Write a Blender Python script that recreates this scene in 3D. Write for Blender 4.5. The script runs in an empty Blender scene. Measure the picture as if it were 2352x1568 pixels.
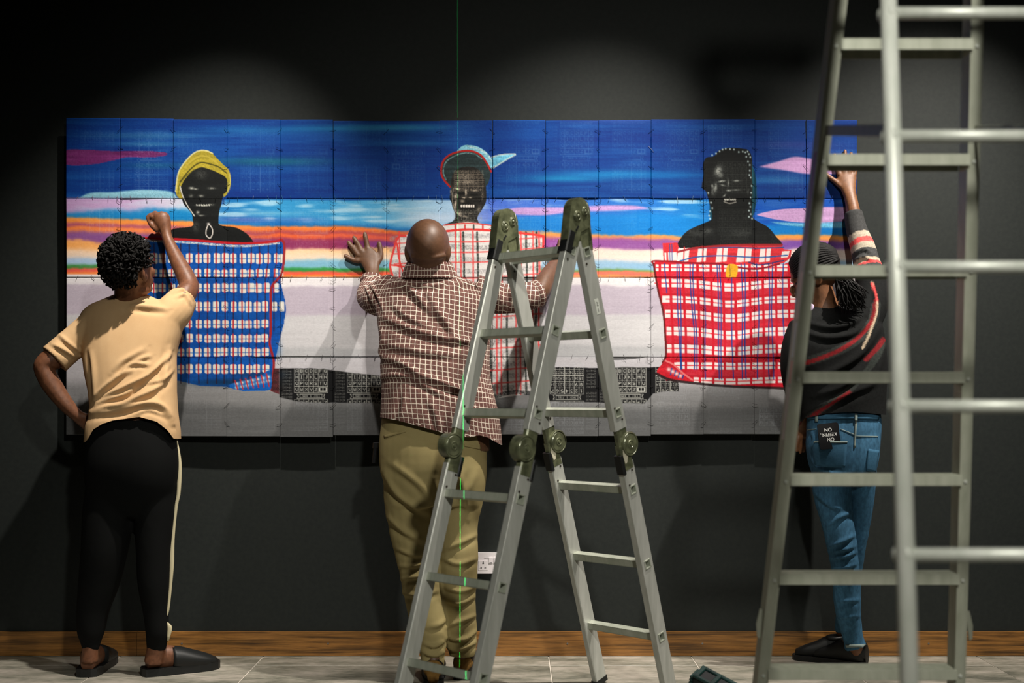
import bpy, bmesh, math, random
import numpy as np
from mathutils import Vector, Matrix
random.seed(7); np.random.seed(7)
SC = bpy.context.scene
COL = SC.collection

# ------------------------------------------------------------------ camera
F, CX, YH, H = 2744.0, 1176.0, 915.0, 1.09      # focal length in px, vanishing point, eye height
DW = 5.07                                        # distance to the back wall
DP = 5.01                                        # distance to the painted panels
cam = bpy.data.cameras.new('camera'); cam_o = bpy.data.objects.new('camera', cam); COL.objects.link(cam_o)
cam.sensor_width = 36.0; cam.lens = 36.0 * F / 2352.0
cam.shift_y = (YH - 784.0) / 2352.0
cam_o.location = (0, 0, H); cam_o.rotation_euler = (math.pi / 2, 0, 0)
cam.dof.use_dof = True; cam.dof.focus_distance = 4.85; cam.dof.aperture_fstop = 1.8
cam.clip_start = 0.05
SC.camera = cam_o

# ------------------------------------------------------------------ light
w = bpy.data.worlds.new('world'); SC.world = w; w.use_nodes = True
w.node_tree.nodes['Background'].inputs[0].default_value = (0.7, 1.0, 0.9, 1)
w.node_tree.nodes['Background'].inputs[1].default_value = 0.0

def spot(name, loc, tgt, energy, size, blend, col, rad=0.035):
    l = bpy.data.lights.new(name, 'SPOT'); o = bpy.data.objects.new(name, l); COL.objects.link(o)
    l.energy = energy; l.spot_size = math.radians(size); l.spot_blend = blend; l.color = col; l.shadow_soft_size = rad
    o.location = loc; o.rotation_euler = (Vector(tgt) - Vector(loc)).to_track_quat('-Z', 'Y').to_euler()
    return o
WARM = (1.0, 0.93, 0.84)
# ceiling track spots above the frame: the hard shadows down and to the left on wall, painting and shirts come from them
for lx, tx, tz, en, sz in ((-0.78, -1.46, 1.05, 480, 54), (0.80, 0.06, 1.02, 520, 58), (2.20, 1.50, 1.15, 580, 58)):
    spot('track_spot_offscreen', (lx, 3.9, 3.5), (tx, 5.0, tz), en, sz, 1.0, WARM, 0.03)
# ceiling lamp on the camera side of the room: it lights the camera-facing sides of both ladders
spot('ceiling_lamp_offscreen', (0.9, -0.3, 3.45), (0.60, 3.1, 0.75), 500, 80, 1.0, (1.0, 0.98, 0.88), 0.12)
# laser level: a green fan of light in one vertical plane
ll = bpy.data.lights.new('laser_level_offscreen', 'POINT'); lo = bpy.data.objects.new('laser_level_offscreen', ll); COL.objects.link(lo)
lo.location = (0.036, 0.9, 0.55); ll.shadow_soft_size = 0.0; ll.energy = 34.0
LDIR = Vector((-0.231 - 0.036, DW - 0.9, 0)).normalized()
lo.rotation_euler = (0, 0, math.atan2(LDIR.y, LDIR.x))
ll.use_nodes = True
nt = ll.node_tree; em = nt.nodes['Emission']
tc = nt.nodes.new('ShaderNodeTexCoord'); sp = nt.nodes.new('ShaderNodeSeparateXYZ')
ab = nt.nodes.new('ShaderNodeMath'); ab.operation = 'ABSOLUTE'
lt = nt.nodes.new('ShaderNodeMath'); lt.operation = 'LESS_THAN'; lt.inputs[1].default_value = 0.00055
nt.links.new(tc.outputs['Normal'], sp.inputs[0]); nt.links.new(sp.outputs['Y'], ab.inputs[0])
nt.links.new(ab.outputs[0], lt.inputs[0])
gt = nt.nodes.new('ShaderNodeMath'); gt.operation = 'GREATER_THAN'; gt.inputs[1].default_value = 0.0
nt.links.new(sp.outputs['X'], gt.inputs[0])
mu = nt.nodes.new('ShaderNodeMath'); mu.operation = 'MULTIPLY'
nt.links.new(lt.outputs[0], mu.inputs[0]); nt.links.new(gt.outputs[0], mu.inputs[1])
mu2 = nt.nodes.new('ShaderNodeMath'); mu2.operation = 'MULTIPLY'; mu2.inputs[1].default_value = 30.0
nt.links.new(mu.outputs[0], mu2.inputs[0]); nt.links.new(mu2.outputs[0], em.inputs['Strength'])
em.inputs['Color'].default_value = (0.02, 1.0, 0.22, 1)

SC.view_settings.view_transform = 'Standard'; SC.view_settings.look = 'None'
SC.view_settings.gamma = 1.0; SC.view_settings.use_curve_mapping = False
SC.view_settings.exposure = 0.0

# ------------------------------------------------------------------ helpers
def P(px, py, d):
    """a point at distance d from the camera plane that the lens sees at (px, py)"""
    return Vector(((px - CX) / F * d, d, H - (py - YH) / F * d))
def proj(v):
    return CX + F * v[:, 0] / v[:, 1], YH - F * (v[:, 2] - H) / v[:, 1]
def s2l(c):
    c = np.asarray(c, float)
    return np.where(c <= 0.04045, c / 12.92, ((c + 0.055) / 1.055) ** 2.4)
def rgb(r, g, b, a=1.0):
    return tuple(float(x) for x in s2l(np.array([r, g, b]) / 255.0)) + (a,)

def new_mat(name, col=(0.5, 0.5, 0.5, 1), rough=0.6, metal=0.0, spec=0.5):
    m = bpy.data.materials.new(name); m.use_nodes = True
    b = m.node_tree.nodes['Principled BSDF']
    b.inputs['Base Color'].default_value = col; b.inputs['Roughness'].default_value = rough
    b.inputs['Metallic'].default_value = metal; b.inputs['Specular IOR Level'].default_value = spec
    return m
def N(m, t, **kw):
    n = m.node_tree.nodes.new(t)
    for k, v in kw.items(): setattr(n, k, v)
    return n
def L(m, a, b): m.node_tree.links.new(a, b)
def bsdf(m): return m.node_tree.nodes['Principled BSDF']
def mapping(m, scale=(1, 1, 1), src='Object'):
    t = N(m, 'ShaderNodeTexCoord'); mp = N(m, 'ShaderNodeMapping'); mp.inputs['Scale'].default_value = scale
    L(m, t.outputs[src], mp.inputs[0]); return mp.outputs[0]
def noise(m, vec, scale, detail=4, rough=0.55):
    n = N(m, 'ShaderNodeTexNoise'); n.inputs['Scale'].default_value = scale
    n.inputs['Detail'].default_value = detail; n.inputs['Roughness'].default_value = rough
    if vec is not None: L(m, vec, n.inputs['Vector'])
    return n.outputs[0]
def ramp(m, fac, stops):
    r = N(m, 'ShaderNodeValToRGB'); L(m, fac, r.inputs[0])
    e = r.color_ramp.elements
    while len(e) < len(stops): e.new(0.5)
    for el, (p, c) in zip(e, stops): el.position = p; el.color = c
    return r.outputs[0]
def bump(m, h, strength=0.2, dist=0.01):
    b = N(m, 'ShaderNodeBump'); b.inputs['Strength'].default_value = strength; b.inputs['Distance'].default_value = dist
    L(m, h, b.inputs['Height']); L(m, b.outputs[0], bsdf(m).inputs['Normal']); return b
def mixc(m, fac, a, b, mode='MIX'):
    n = N(m, 'ShaderNodeMix', data_type='RGBA', blend_type=mode)
    for s, i in ((fac, 0), (a, 6), (b, 7)):
        if hasattr(s, 'is_linked'): L(m, s, n.inputs[i])
        else: n.inputs[i].default_value = s
    return n.outputs[2]
def noisy(name, c1, c2, scale, rough=0.6, metal=0.0, spec=0.4, bs=0.15, bd=0.004, stretch=(1, 1, 1), detail=5):
    m = new_mat(name, c1, rough, metal, spec)
    v = mapping(m, stretch); n = noise(m, v, scale, detail)
    L(m, ramp(m, n, [(0.32, c1), (0.68, c2)]), bsdf(m).inputs['Base Color'])
    if bs: bump(m, n, bs, bd)
    return m

def link(o, parent=None):
    COL.objects.link(o)
    if parent is not None: o.parent = parent
    return o
def mesh_obj(name, verts, faces, mat, parent=None, smooth=False, loc=None):
    me = bpy.data.meshes.new(name)
    verts = [tuple(v) for v in verts]
    if loc is not None:
        loc = Vector(loc); verts = [tuple(Vector(v) - loc) for v in verts]
    me.from_pydata(verts, [], faces); me.update()
    if smooth: me.polygons.foreach_set('use_smooth', [True] * len(me.polygons))
    if mat is not None: me.materials.append(mat)
    o = bpy.data.objects.new(name, me); link(o, parent)
    if loc is not None: o.location = loc
    return o
def tag(o, label=None, cat=None, group=None, kind=None):
    if label: o['label'] = label
    if cat: o['category'] = cat
    if group: o['group'] = group
    if kind: o['kind'] = kind
    return o
def empty(name, loc=(0, 0, 0)):
    o = bpy.data.objects.new(name, None); o.empty_display_size = 0.1; link(o); o.location = loc; return o
def keep(o, parent):
    """parent without moving a mesh whose vertices are in world space"""
    o.parent = parent; o.matrix_parent_inverse = Matrix.Translation(-parent.location); return o

class MB:
    """collects closed shapes for ONE mesh"""
    def __init__(s): s.v = []; s.f = []
    def add(s, verts, faces):
        k = len(s.v); s.v += [Vector(v) for v in verts]; s.f += [tuple(i + k for i in f) for f in faces]; return s
    def obox(s, c, a, b, d):
        """box with half-axis vectors a, b, d"""
        c, a, b, d = Vector(c), Vector(a), Vector(b), Vector(d)
        if a.cross(b).dot(d) < 0: a = -a
        v = [c + x * a + y * b + z * d for z in (-1, 1) for y in (-1, 1) for x in (-1, 1)]
        return s.add(v, [(0, 2, 3, 1), (4, 5, 7, 6), (0, 1, 5, 4), (2, 6, 7, 3), (0, 4, 6, 2), (1, 3, 7, 5)])
    def rbox(s, c, a, b, d, r=0.003):
        """box along d whose a-b section has cut corners"""
        c, a, b, d = Vector(c), Vector(a), Vector(b), Vector(d)
        A, B = a.length, b.length; ua, ub = a.normalized(), b.normalized()
        pr = [(A - r, -B), (A, -B + r), (A, B - r), (A - r, B), (-A + r, B), (-A, B - r), (-A, -B + r), (-A + r, -B)]
        return s.prism([c - d + ua * x + ub * y for x, y in pr], d * 2)
    def prism(s, ring, ext):
        n = len(ring); ext = Vector(ext)
        ring = [Vector(p) for p in ring]
        nrm = Vector((0, 0, 0))
        for i in range(n): nrm += (ring[i] - ring[0]).cross(ring[(i + 1) % n] - ring[0])
        if nrm.dot(ext) < 0: ring = ring[::-1]
        v = ring + [p + ext for p in ring]
        f = [tuple(range(n - 1, -1, -1)), tuple(range(n, 2 * n))]
        f += [(i, (i + 1) % n, n + (i + 1) % n, n + i) for i in range(n)]
        return s.add(v, f)
    def disc(s, c, axis, r, h, n=24, r2=None):
        c, axis = Vector(c), Vector(axis).normalized()
        u = axis.orthogonal().normalized(); w_ = axis.cross(u)
        r2 = r if r2 is None else r2
        a = [c + (u * math.cos(t) + w_ * math.sin(t)) * r for t in [2 * math.pi * i / n for i in range(n)]]
        b = [c + axis * h + (u * math.cos(t) + w_ * math.sin(t)) * r2 for t in [2 * math.pi * i / n for i in range(n)]]
        return s.add(a + b, [tuple(range(n - 1, -1, -1)), tuple(range(n, 2 * n))] + [(i, (i + 1) % n, n + (i + 1) % n, n + i) for i in range(n)])
    def tube(s, pts, rad, n=8):
        pts = [Vector(p) for p in pts]
        if not hasattr(rad, '__len__'): rad = [rad] * len(pts)
        t0 = (pts[1] - pts[0]).normalized(); u = t0.orthogonal().normalized()
        vs = []
        for i, p in enumerate(pts):
            t = (pts[min(i + 1, len(pts) - 1)] - pts[max(i - 1, 0)]).normalized()
            u = (u - t * u.dot(t)).normalized(); w_ = t.cross(u)
            vs += [p + (u * math.cos(a) + w_ * math.sin(a)) * rad[i] for a in [2 * math.pi * k / n for k in range(n)]]
        m = len(pts)
        fs = [(j * n + i, j * n + (i + 1) % n, (j + 1) * n + (i + 1) % n, (j + 1) * n + i) for j in range(m - 1) for i in range(n)]
        fs += [tuple(range(n - 1, -1, -1)), tuple(range((m - 1) * n, m * n))]
        return s.add(vs, fs)
    def ring(s, c, axis, R, r, n=24, k=6):
        c, axis = Vector(c), Vector(axis).normalized(); u = axis.orthogonal().normalized(); w_ = axis.cross(u)
        vs = []
        for i in range(n):
            t = 2 * math.pi * i / n; d = u * math.cos(t) + w_ * math.sin(t)
            vs += [c + d * (R + r * math.cos(q)) + axis * (r * math.sin(q)) for q in [2 * math.pi * j / k for j in range(k)]]
        fs = [(i * k + j, ((i + 1) % n) * k + j, ((i + 1) % n) * k + (j + 1) % k, i * k + (j + 1) % k) for i in range(n) for j in range(k)]
        return s.add(vs, fs)
    def ell(s, c, a, b, d, nu=20, nv=12):
        """ellipsoid with half-axis vectors"""
        c, a, b, d = Vector(c), Vector(a), Vector(b), Vector(d)
        if a.cross(b).dot(d) < 0: a = -a
        vs = [c - d]
        for j in range(1, nv):
            ph = -math.pi / 2 + math.pi * j / nv
            vs += [c + (a * math.cos(t) + b * math.sin(t)) * math.cos(ph) + d * math.sin(ph) for t in [2 * math.pi * i / nu for i in range(nu)]]
        vs.append(c + d)
        fs = [(0, 1 + (i + 1) % nu, 1 + i) for i in range(nu)]
        for j in range(nv - 2):
            o = 1 + j * nu
            fs += [(o + i, o + (i + 1) % nu, o + nu + (i + 1) % nu, o + nu + i) for i in range(nu)]
        o = 1 + (nv - 2) * nu; top = len(vs) - 1
        fs += [(o + i, o + (i + 1) % nu, top) for i in range(nu)]
        return s.add(vs, fs)
    def loft(s, secs, n=28, sub=4, p=2.3):
        """secs: (centre, half-axis A, half-axis B); smooth loft with caps"""
        arr = np.array([[*c, *a, *b] for c, a, b in secs], float)
        arr = catmull(arr, sub)
        t = np.linspace(0, 2 * np.pi, n, endpoint=False)
        ct, st = np.cos(t), np.sin(t)
        ct = np.sign(ct) * np.abs(ct) ** (2 / p); st = np.sign(st) * np.abs(st) ** (2 / p)
        rings = arr[:, None, 0:3] + arr[:, None, 3:6] * ct[None, :, None] + arr[:, None, 6:9] * st[None, :, None]
        m = len(arr)
        flip = np.dot(np.cross(arr[0, 3:6], arr[0, 6:9]), arr[-1, 0:3] - arr[0, 0:3]) < 0
        fs = [(j * n + i, j * n + (i + 1) % n, (j + 1) * n + (i + 1) % n, (j + 1) * n + i) for j in range(m - 1) for i in range(n)]
        fs += [tuple(range(n - 1, -1, -1)), tuple(range((m - 1) * n, m * n))]
        if flip: fs = [f[::-1] for f in fs]
        return s.add([Vector(x) for x in rings.reshape(-1, 3)], fs)
    def limb(s, pts, n=20, sub=4, ref=(0, 1, 0), p=2.0):
        """pts: (point, ra, rb) ; ra across (perpendicular to ref), rb along ref"""
        c = [Vector(q[0]) for q in pts]; secs = []
        for i, q in enumerate(pts):
            t = (c[min(i + 1, len(c) - 1)] - c[max(i - 1, 0)]).normalized()
            a = t.cross(Vector(ref))
            if a.length < 1e-4: a = t.orthogonal()
            a.normalize(); b = a.cross(t).normalized()
            secs.append((c[i], a * q[1], b * (q[2] if len(q) > 2 else q[1])))
        return s.loft(secs, n, sub, p)
    def build(s, name, mat, parent=None, smooth=False, auto=False):
        o = mesh_obj(name, s.v, s.f, mat, None, smooth)
        if parent is not None: keep(o, parent)
        return o

def catmull(a, sub):
    a = np.asarray(a, float)
    if len(a) < 3 or sub <= 1:
        return a
    e = np.vstack([2 * a[0] - a[1], a, 2 * a[-1] - a[-2]])
    out = []
    for i in range(1, len(e) - 2):
        for k in range(sub):
            t = k / sub
            out.append(0.5 * (2 * e[i] + (e[i + 1] - e[i - 1]) * t + (2 * e[i - 1] - 5 * e[i] + 4 * e[i + 1] - e[i + 2]) * t * t + (3 * e[i] - e[i - 1] - 3 * e[i + 1] + e[i + 2]) * t ** 3))
    out.append(e[-2]); return np.array(out)
def torso(secs, rx=1.0, ry=1.0, yaw=0.0):
    """rows (centre px, row px, half width px, distance, half depth m) -> loft sections"""
    r = []
    ca, sa = math.cos(yaw), math.sin(yaw)
    for cx, y, hw, d, hd in secs:
        k = hw / F * d
        r.append((P(cx, y, d), Vector((k * rx * ca, k * rx * sa, 0)), Vector((-hd * ry * sa, hd * ry * ca, 0))))
    return r
def leg(secs, s=1.0, depth=1.0):
    return [(P(x, y, d), hw / F * d * s, hw / F * d * s * depth) for x, y, hw, d in secs]

def get_v(me):
    a = np.empty(len(me.vertices) * 3); me.vertices.foreach_get('co', a); return a.reshape(-1, 3)
def set_v(me, v): me.vertices.foreach_set('co', np.ascontiguousarray(v).ravel()); me.update()
def get_n(me):
    a = np.empty(len(me.vertices) * 3); me.vertex_normals.foreach_get('vector', a); return a.reshape(-1, 3)
def fuse(name, mb, voxel, smooth=3, mat=None, parent=None):
    """one continuous surface out of overlapping closed shapes"""
    t = mesh_obj('tmp', mb.v, mb.f, None)
    r = t.modifiers.new('r', 'REMESH'); r.mode = 'VOXEL'; r.voxel_size = voxel
    if smooth:
        q = t.modifiers.new('s', 'SMOOTH'); q.factor = 0.5; q.iterations = smooth
    bpy.context.view_layer.update()
    me = bpy.data.meshes.new_from_object(t.evaluated_get(bpy.context.evaluated_depsgraph_get()))
    me.name = name; bpy.data.objects.remove(t)
    me.polygons.foreach_set('use_smooth', [True] * len(me.polygons))
    me.materials.clear()
    if mat: me.materials.append(mat)
    o = bpy.data.objects.new(name, me); link(o)
    if parent is not None: keep(o, parent)
    return o
def poly_dist(px, py, pts):
    """distance, signed side and run (0..1) of points to a polyline"""
    pts = np.asarray(pts, float); best = np.full(px.shape, 1e9); sg = np.zeros(px.shape); run = np.zeros(px.shape)
    ln = np.hypot(*(pts[1:] - pts[:-1]).T); tot = ln.sum(); acc = 0.0
    for (x0, y0), (x1, y1), l in zip(pts[:-1], pts[1:], ln):
        dx, dy = x1 - x0, y1 - y0
        t = np.clip(((px - x0) * dx + (py - y0) * dy) / (l * l + 1e-9), 0, 1)
        ex, ey = px - (x0 + t * dx), py - (y0 + t * dy)
        d = np.hypot(ex, ey); m = d < best
        best[m] = d[m]; sg[m] = np.sign(dx * ey - dy * ex)[m]; run[m] = ((acc + t * l) / tot)[m]
        acc += l
    return best, sg, run
def folds(o, lst, gain=1.55):
    """raise cloth ridges: (polyline px, height m, width px); valley on the lower side"""
    me = o.data; v = get_v(me); n = get_n(me); px, py = proj(v); face = np.clip((0.25 - n[:, 1]) * 2, 0, 1)
    dsp = np.zeros(len(v))
    for pts, amp, wd in lst:
        pts = catmull(np.array(pts, float), 4) if len(pts) > 2 else np.array(pts, float)
        lo, hi = pts.min(0) - 4 * wd, pts.max(0) + 4 * wd
        i = np.where((px > lo[0]) & (px < hi[0]) & (py > lo[1]) & (py < hi[1]) & (face > 0))[0]
        if not len(i): continue
        d, sg, run = poly_dist(px[i], py[i], pts)
        fade = np.clip(np.sin(np.pi * np.clip(run, 0.02, 0.98)), 0, 1) ** 0.6
        s_ = d * sg
        prof = np.exp(-(s_ / wd) ** 2) - 0.7 * np.exp(-((s_ - 1.5 * wd) / wd) ** 2)
        dsp[i] += gain * amp * fade * prof * face[i]
    v += n * dsp[:, None]; set_v(me, v)
def wrinkle(o, amp, scale, stretch=(1, 1, 1), seed=0):
    me = o.data; v = get_v(me); n = get_n(me); r = np.random.RandomState(seed)
    s = np.zeros(len(v)); q = v * np.array(stretch) * scale
    for k in range(10):
        dv = r.normal(size=3); dv /= np.linalg.norm(dv); fr = r.uniform(0.6, 2.4)
        s += np.sin(q @ dv * fr + 1.5 * np.sin(q @ r.normal(size=3) * 0.7 + r.uniform(0, 6)) + r.uniform(0, 6)) / fr
    s = np.clip(s / 3, -1, 1); s = np.sign(s) * (1 - (1 - np.abs(s)) ** 1.3)
    v += n * (amp * s)[:, None]; set_v(me, v)
def cut(o, hem):
    """trim a garment along a hem line given in px and lay its edge on that line"""
    xs, ys = [p[0] for p in hem], [p[1] for p in hem]
    me = o.data; v = get_v(me); px, py = proj(v); kill = py > np.interp(px, xs, ys)
    bm = bmesh.new(); bm.from_mesh(me); bm.verts.ensure_lookup_table()
    bmesh.ops.delete(bm, geom=[bm.verts[i] for i in np.where(kill)[0]], context='VERTS')
    for q in bm.verts:
        if q.is_boundary:
            x_ = CX + F * q.co.x / q.co.y; q.co.z = H - (np.interp(x_, xs, ys) - YH) / F * q.co.y
    bm.to_mesh(me); bm.free(); me.update()
def set_col(o, c, name='Col'):
    a = o.data.color_attributes.new(name, 'FLOAT_COLOR', 'POINT')
    buf = np.ones((len(o.data.vertices), 4), np.float32); buf[:, :3] = c; a.data.foreach_set('color', buf.ravel())
def set_attr(o, name, val):
    a = o.data.attributes.new(name, 'FLOAT', 'POINT'); a.data.foreach_set('value', np.asarray(val, np.float32))
def attr_mat(name, rough=0.7, spec=0.3, nscale=0, namt=0.15, bs=0.0, bd=0.002, stretch=(1, 1, 1)):
    m = new_mat(name, rough=rough, spec=spec)
    a = N(m, 'ShaderNodeAttribute', attribute_name='Col'); c = a.outputs['Color']
    if nscale:
        n = noise(m, mapping(m, stretch), nscale, 6)
        c = mixc(m, 1.0, c, ramp(m, n, [(0.3, (1 - namt,) * 3 + (1,)), (0.7, (1 + namt,) * 3 + (1,))]), 'MULTIPLY')
        if bs: bump(m, n, bs, bd)
    L(m, c, bsdf(m).inputs['Base Color']); return m
# ------------------------------------------------------------------ the room
m_wall = noisy('charcoal_paint', rgb(26, 30, 29), rgb(31, 35, 33), 60, rough=0.68, spec=0.25, bs=0.10, bd=0.002)
m_ceil = new_mat('dark_ceiling_paint', rgb(40, 42, 42), 0.8)
m_grout = new_mat('pale_grout', rgb(205, 196, 184), 0.8)
m_tile = new_mat('grey_stone_tile', rough=0.42, spec=0.4)
oi = N(m_tile, 'ShaderNodeObjectInfo'); tcx = N(m_tile, 'ShaderNodeTexCoord')
cmb = N(m_tile, 'ShaderNodeVectorMath', operation='ADD'); L(m_tile, tcx.outputs['Object'], cmb.inputs[0])
sc_ = N(m_tile, 'ShaderNodeVectorMath', operation='SCALE'); L(m_tile, oi.outputs['Location'], sc_.inputs[0]); sc_.inputs['Scale'].default_value = 3.3
L(m_tile, sc_.outputs[0], cmb.inputs[1])
mp = N(m_tile, 'ShaderNodeMapping'); mp.inputs['Scale'].default_value = (0.9, 2.6, 1); L(m_tile, cmb.outputs[0], mp.inputs[0])
n1 = noise(m_tile, mp.outputs[0], 3.2, 9, 0.66); n2 = noise(m_tile, mp.outputs[0], 26, 5, 0.6)
c1 = ramp(m_tile, n1, [(0.37, rgb(66, 72, 64)), (0.47, rgb(122, 120, 108)), (0.62, rgb(172, 163, 152))])
L(m_tile, mixc(m_tile, 0.35, c1, ramp(m_tile, n2, [(0.3, rgb(90, 92, 82)), (0.7, rgb(172, 166, 152))])), bsdf(m_tile).inputs['Base Color'])
L(m_tile, ramp(m_tile, n1, [(0.3, (0.34,) * 3 + (1,)), (0.7, (0.55,) * 3 + (1,))]), bsdf(m_tile).inputs['Roughness'])
bump(m_tile, n2, 0.06, 0.001)

XL, XR, YB, ZC = -4.6, 4.6, -2.2, 3.7
def slab(name, lo, hi, mat):
    b = MB(); c = (Vector(lo) + Vector(hi)) / 2; h = (Vector(hi) - Vector(lo)) / 2
    b.obox(c, (h.x, 0, 0), (0, h.y, 0), (0, 0, h.z)); return tag(b.build(name, mat), kind='structure')
floor = slab('floor', (XL, YB, -0.10), (XR, DW, -0.0025), m_grout)
slab('wall_back', (XL - 0.1, DW, -0.1), (XR + 0.1, DW + 0.12, ZC), m_wall)
slab('wall_left', (XL - 0.12, YB, -0.1), (XL, DW, ZC), m_wall)
slab('wall_right', (XR, YB, -0.1), (XR + 0.12, DW, ZC), m_wall)
slab('wall_front', (XL - 0.1, YB - 0.12, -0.1), (XR + 0.1, YB, ZC), m_wall)
slab('ceiling', (XL - 0.1, YB - 0.1, ZC), (XR + 0.1, DW + 0.1, ZC + 0.1), m_ceil)
# floor tiles, one object each, sharing three meshes
def tile_mesh(sx, sy):
    b = MB(); g = 0.002
    e = 0.0012
    x, y = sx / 2 - g, sy / 2 - g
    lo = [(-x, -y, -0.008), (x, -y, -0.008), (x, y, -0.008), (-x, y, -0.008)]
    md = [(a, c, -e) for a, c, _ in lo]; up = [(a * (1 - e / x), c * (1 - e / y), 0) for a, c, _ in lo]
    v = lo + md + up
    f = [(3, 2, 1, 0), (8, 9, 10, 11)]
    for k in (0, 4): f += [(k + i, k + (i + 1) % 4, k + 4 + (i + 1) % 4, k + 4 + i) for i in range(4)]
    me = bpy.data.meshes.new('tile'); me.from_pydata(v, [], f); me.materials.append(m_tile); me.update(); return me
TS = 0.6035; X0 = -1.6555
full = tile_mesh(TS, TS); rowcut = tile_mesh(TS, DW - 4.88)
for r in range(11):
    y1 = DW if r == 0 else 4.88 - (r - 1) * TS
    y0 = 4.88 if r == 0 else y1 - TS
    for k in range(-4, 10):
        cx = X0 + (k + 0.5) * TS
        if cx - TS / 2 < XL or cx + TS / 2 > XR or y0 < YB: continue
        o = bpy.data.objects.new('tile', rowcut if r == 0 else full)
        o.location = (cx, (y0 + y1) / 2, 0); link(o, floor)
# wooden skirting
m_wood = new_mat('oiled_walnut', rough=0.38, spec=0.5)
vw = mapping(m_wood, (0.7, 12, 12)); wv = noise(m_wood, vw, 3.0, 8, 0.62)
vw2 = mapping(m_wood, (1.2, 60, 60)); wv2 = noise(m_wood, vw2, 3.0, 5, 0.6)
cw = ramp(m_wood, wv, [(0.38, rgb(44, 28, 12)), (0.47, rgb(112, 76, 34)), (0.55, rgb(152, 104, 50)), (0.64, rgb(78, 50, 22)), (0.70, rgb(130, 88, 42))])
L(m_wood, mixc(m_wood, 0.35, cw, ramp(m_wood, wv2, [(0.35, rgb(70, 46, 22)), (0.65, rgb(160, 112, 56))])), bsdf(m_wood).inputs['Base Color'])
bump(m_wood, wv2, 0.12, 0.001)
bb = tag(empty('baseboard_back', (0, DW, 0)), kind='structure')
HB, TB = 0.101, 0.016
for x0, x1 in ((XL, -1.5905), (-1.588, XR)):
    b = MB(); b.obox(((x0 + x1) / 2, DW - TB / 2, HB / 2 + 0.001), ((x1 - x0) / 2, 0, 0), (0, TB / 2, 0), (0, 0, HB / 2 - 0.001))
    pl = b.build('plank', m_wood, bb)
    e = MB(); e.obox(((x0 + x1) / 2, DW - TB / 2, HB + 0.0012), ((x1 - x0) / 2, 0, 0), (0, TB / 2, 0), (0, 0, 0.0011)); e.build('plank_edge', m_wood, bb)
m_steel = new_mat('dull_steel', rgb(150, 150, 150), 0.35, 0.9)
for sx in (755, 1303, 1612, 1875, 2130, 420):
    b = MB(); b.disc(((sx - CX) / F * DW, DW - TB, 0.054), (0, -1, 0), 0.004, 0.0012, 10); b.build('screw', m_steel, bb)

# wall socket with two rocker switches
m_plast = new_mat('white_plastic', rgb(226, 220, 222), 0.35, 0, 0.5)
m_black = new_mat('black_plastic', rgb(14, 14, 15), 0.4)
sc0 = P(1131, 1292, DW)
sk = tag(empty('wall_socket', sc0), 'white wall socket plate with two rocker switches, low on the dark wall', 'socket')
b = MB(); b.rbox(sc0 + Vector((0, -0.006, 0)), (0.073, 0, 0), (0, 0, 0.044), (0, -0.006, 0), 0.005); b.build('plate', m_plast, sk)
yf = DW - 0.012
def at_wall(px, py): return Vector(((px - CX) / F * DW, yf, H - (py - YH) / F * DW))
for px in (1127.5, 1138.5):
    b = MB(); c = at_wall(px, 1285); b.rbox(c + Vector((0, -0.001, 0)), (0.0085, 0, 0), (0, 0, 0.0125), (0, -0.002, 0), 0.001); k = b.build('rocker_switch', m_plast, sk)
    b = MB(); b.obox(c + Vector((0, -0.003, -0.0105)), (0.0055, 0, 0), (0, 0.0003, 0), (0, 0, 0.0012)); b.build('indicator', m_black, k)
b = MB(); b.rbox(at_wall(1110, 1297) + Vector((0, -0.0006, 0)), (0.020, 0, 0), (0, 0, 0.021), (0, -0.0006, 0), 0.002); of_ = b.build('outlet_face', m_plast, sk)
b = MB(); c = at_wall(1110, 1292); b.disc(c + Vector((0, -0.0008, 0)), (0, -1, 0), 0.0036, 0.001, 12); b.obox(c + Vector((0, -0.0012, 0.004)), (0.0018, 0, 0), (0, 0.0005, 0), (0, 0, 0.004))
for dx in (-1, 1):
    c2 = at_wall(1110 + dx * 5.2, 1302.5) + Vector((0, -0.0012, 0))
    b.prism([c2 + Vector((-0.004 * dx, 0, -0.0022)), c2 + Vector((0.004 * dx, 0, 0)), c2 + Vector((-0.004 * dx, 0, 0.0022))], (0, -0.0008, 0))
b.build('pin_hole', m_black, of_)
b = MB(); b.obox(at_wall(1119, 1280) + Vector((0, -0.0004, 0)), (0.013, 0, 0), (0, 0.0003, 0), (0, 0, 0.0006)); b.build('printed_mark', new_mat('grey_print', rgb(140, 136, 138), 0.5), sk)
# ------------------------------------------------------------------ the stitched panel painting
PX0, PY0, PW, PH = 140, 262, 1836, 750
yy, xx = np.mgrid[PY0:PY0 + PH, PX0:PX0 + PW].astype(np.float32)
CAN = np.zeros((PH, PW, 3), np.float32)
rs = np.random.RandomState(3)
def vnoise(sx, sy, seed):
    """smooth value noise over the canvas with cell size sx, sy px"""
    r = np.random.RandomState(seed); gw, gh = int(PW / sx) + 3, int(PH / sy) + 3
    g = r.rand(gh, gw).astype(np.float32)
    fx = (np.arange(PW) / sx); fy = (np.arange(PH) / sy)
    ix, iy = fx.astype(int), fy.astype(int); tx, ty = fx - ix, fy - iy
    tx = tx * tx * (3 - 2 * tx); ty = ty * ty * (3 - 2 * ty)
    a = g[iy][:, ix] * (1 - tx) + g[iy][:, ix + 1] * tx; b = g[iy + 1][:, ix] * (1 - tx) + g[iy + 1][:, ix + 1] * tx
    return a * (1 - ty)[:, None] + b * ty[:, None]
streak = 0.5 * vnoise(150, 7, 1) + 0.3 * vnoise(60, 3, 2) + 0.2 * vnoise(25, 1.6, 3)
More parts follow.
